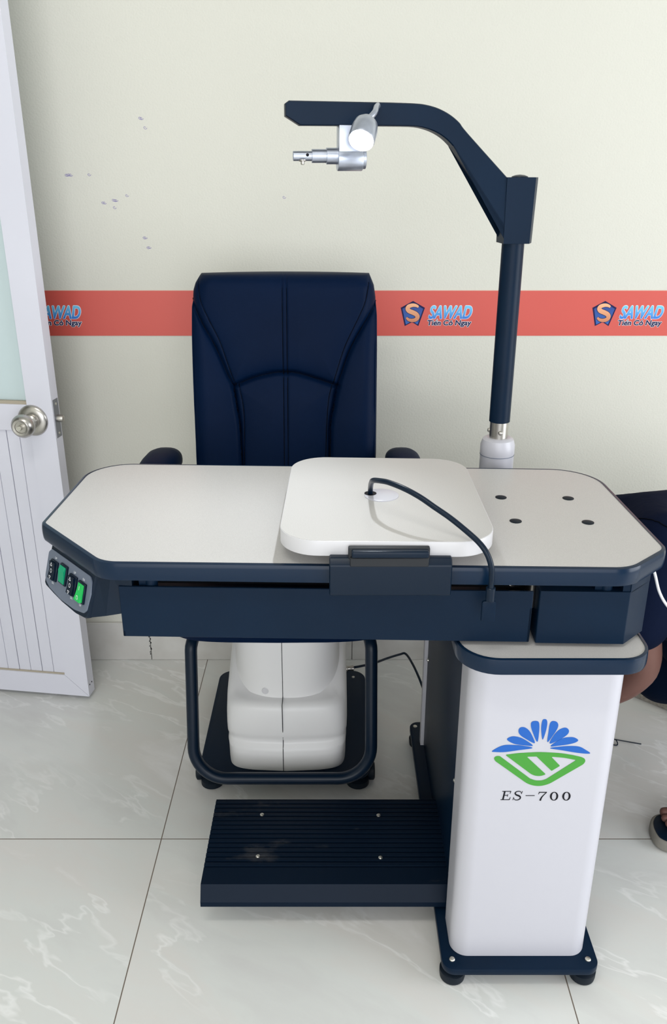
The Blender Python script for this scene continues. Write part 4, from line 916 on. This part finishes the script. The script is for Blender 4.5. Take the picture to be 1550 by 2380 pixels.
# face: nose, mouth, ears shaped onto the head that looks down behind the table
hc_ = Vector((0.548,1.872,0.525)); fwd = Vector((-0.62,0.52,-0.58)).normalized(); upv = Vector((-0.45,0.35,0.80)); upv = (upv - fwd*upv.dot(fwd)).normalized(); rt_v = fwd.cross(upv)
bm = nb(); bmesh.ops.create_uvsphere(bm, u_segments=32, v_segments=20, radius=1)
for v in bm.verts:
    p = v.co.copy(); x, y, z = p          # x right, y forward, z up
    sx1 = 0.078*(1-0.18*max(0, -z)); q = Vector((x*sx1, y*0.092, z*0.112))
    if y > 0:
        q.y += 0.020*math.exp(-((x/0.16)**2+((z+0.12)/0.20)**2)) - 0.010*(math.exp(-(((abs(x)-0.38)/0.17)**2+((z-0.08)/0.10)**2))) + 0.006*math.exp(-((x/0.30)**2+((z+0.50)/0.07)**2)) - 0.004*math.exp(-((x/0.3)**2+((z+0.43)/0.03)**2))
    q.x += math.copysign(0.012, x)*math.exp(-((y/0.10)**2+(z/0.18)**2)) if abs(x) > 0.8 else 0
    v.co = hc_ + rt_v*q.x + fwd*q.y + upv*q.z - PI_
obj('head', bm, M['skin'], PR)
bm = nb(); bmesh.ops.create_uvsphere(bm, u_segments=32, v_segments=20, radius=1)
for v in bm.verts:
    x, y, z = v.co; k_ = 1.0
    if y > 0.25 and z < 0.55: k_ = 0.86
    v.co = hc_ + rt_v*(x*0.084*k_) + fwd*((y*0.096-0.006)*k_) + upv*((z*0.118+0.004)*k_) - PI_
obj('hair', bm, M['hair'], PR)
# clothes
def sub_skin(name, ids, grow, m, extra=()):
    idx = {k_: i for i, k_ in enumerate(ids)}; jj = []
    for k_ in ids: x, y, z, a, b = J[k_]; jj.append((x, y, z, a+grow, b+grow))
    bb_ = [(idx[a], idx[b]) for a, b in Bn if a in idx and b in idx]
    for (par, x, y, z, r_) in extra: jj.append((x, y, z, r_, r_)); bb_.append((idx[par], len(jj)-1))
    return build_skin(name, jj, bb_, m, PR)
def blob(name, caps, m, voxel=0.011):
    """cloth volume: round-ended tapering limbs fused into one skin"""
    bm = nb()
    for (a_, ra_, b_, rb_) in caps:
        a_ = Vector(a_); b_ = Vector(b_); k_ = max(2, int((b_-a_).length/0.02)+1)
        for i in range(k_+1):
            t = i/k_; g = bmesh.ops.create_icosphere(bm, subdivisions=3, radius=ra_+(rb_-ra_)*t)
            bmesh.ops.translate(bm, verts=g['verts'], vec=a_.lerp(b_, t) - PI_)
    me = bpy.data.meshes.new(name); bm.to_mesh(me); bm.free()
    o = bpy.data.objects.new(name, me); COL.objects.link(o)
    r_ = o.modifiers.new('remesh', 'REMESH'); r_.mode = 'VOXEL'; r_.voxel_size = voxel
    sm_ = o.modifiers.new('smooth', 'SMOOTH'); sm_.factor = 0.8; sm_.iterations = 8
    dg = bpy.context.evaluated_depsgraph_get(); m2 = bpy.data.meshes.new_from_object(o.evaluated_get(dg)); m2.name = name
    bpy.data.objects.remove(o); m2.materials.clear(); m2.materials.append(m)
    m2.polygons.foreach_set('use_smooth', [True]*len(m2.polygons))
    o = bpy.data.objects.new(name, m2); COL.objects.link(o); o.parent = PR
    return o
shirt = blob('t_shirt', [((0.665,1.560,0.650),0.078,(0.612,1.502,0.520),0.074), ((0.665,1.560,0.650),0.078,(0.690,1.690,0.640),0.078), ((0.690,1.690,0.640),0.078,(0.865,1.780,0.620),0.078),
    ((0.865,1.780,0.625),0.086,(0.825,1.880,0.470),0.066), ((0.690,1.690,0.640),0.078,(0.640,1.760,0.625),0.060), ((0.690,1.690,0.640),0.078,(0.770,1.670,0.605),0.104), ((0.865,1.780,0.620),0.078,(0.80,1.68,0.58),0.104), ((0.770,1.670,0.605),0.104,(0.93,1.62,0.47),0.126), ((0.93,1.62,0.47),0.130,(1.02,1.60,0.37),0.135),
    ((0.800,1.70,0.500),0.110,(0.810,1.745,0.420),0.095)], M['shirt'])
blob('trousers', [((1.02,1.60,0.36),0.130,(1.03,1.505,0.350),0.115), ((1.03,1.505,0.350),0.112,(0.935,1.43,0.515),0.078), ((0.935,1.43,0.515),0.078,(0.965,1.435,0.20),0.062),
    ((1.02,1.60,0.36),0.130,(1.08,1.70,0.340),0.118), ((1.08,1.70,0.340),0.118,(0.850,1.85,0.165),0.084), ((0.850,1.85,0.165),0.080,(1.18,1.85,0.080),0.066), ((1.02,1.66,0.38),0.10,(0.86,1.76,0.33),0.09)], M['trousers'])
# sleeve seam, laid on the cloth
sp9 = []
for p in catmull([(0.6000,1.60,0.7020),(0.6200,1.57,0.7060),(0.6415,1.54,0.7080),(0.6610,1.52,0.7020),(0.6820,1.50,0.6900)], 8):
    ok_, co9, no9, _i = shirt.closest_point_on_mesh(p - PI_); sp9.append(co9 + no9*0.0006)
bm = nb(); tube(bm, sp9, 0.0013, 6); obj('sleeve_seam', bm, M['stitch'], shirt)
# near sandal
so2 = [(0.695,1.440),(0.702,1.408),(0.74,1.390),(0.82,1.392),(0.92,1.402),(0.99,1.410),(1.005,1.443),(0.99,1.476),(0.90,1.486),(0.80,1.494),(0.73,1.492),(0.704,1.472)]
so2 = [(p.x-PI_.x, p.y-PI_.y) for p in catmull([(x, y, 0) for x, y in so2], 6, True)]
bm = nb(); slab(bm, so2, 0.001, 0.026, 0.006, 4); sn = obj('sandal', bm, M['sole'], PR)
bm = nb(); slab(bm, offset(so2, -0.007), 0.025, 0.0285, 0.001, 2); obj('insole', bm, M['plastic_black'], sn)
bm = nb(); pts = []
for k_, (x, hgt) in enumerate(((0.830,0.060),(0.850,0.066),(0.880,0.072))): pass
for s0, s1 in ((0.800,0.845),):
    rows = []
    for i in range(17):
        q = math.pi*i/16; yy = 1.443-0.050*math.cos(q); zz = 0.026+0.058*math.sin(q)**0.8
        rows.append([(s0-PI_.x, yy-PI_.y, zz), (s1-PI_.x, yy-PI_.y, zz+0.006*math.sin(q)), (s1-PI_.x, yy-PI_.y, zz+0.006*math.sin(q)+0.004), (s0-PI_.x, yy-PI_.y, zz+0.004)])
    loft(bm, rows)
obj('sandal_strap', bm, M['plastic_black'], sn)
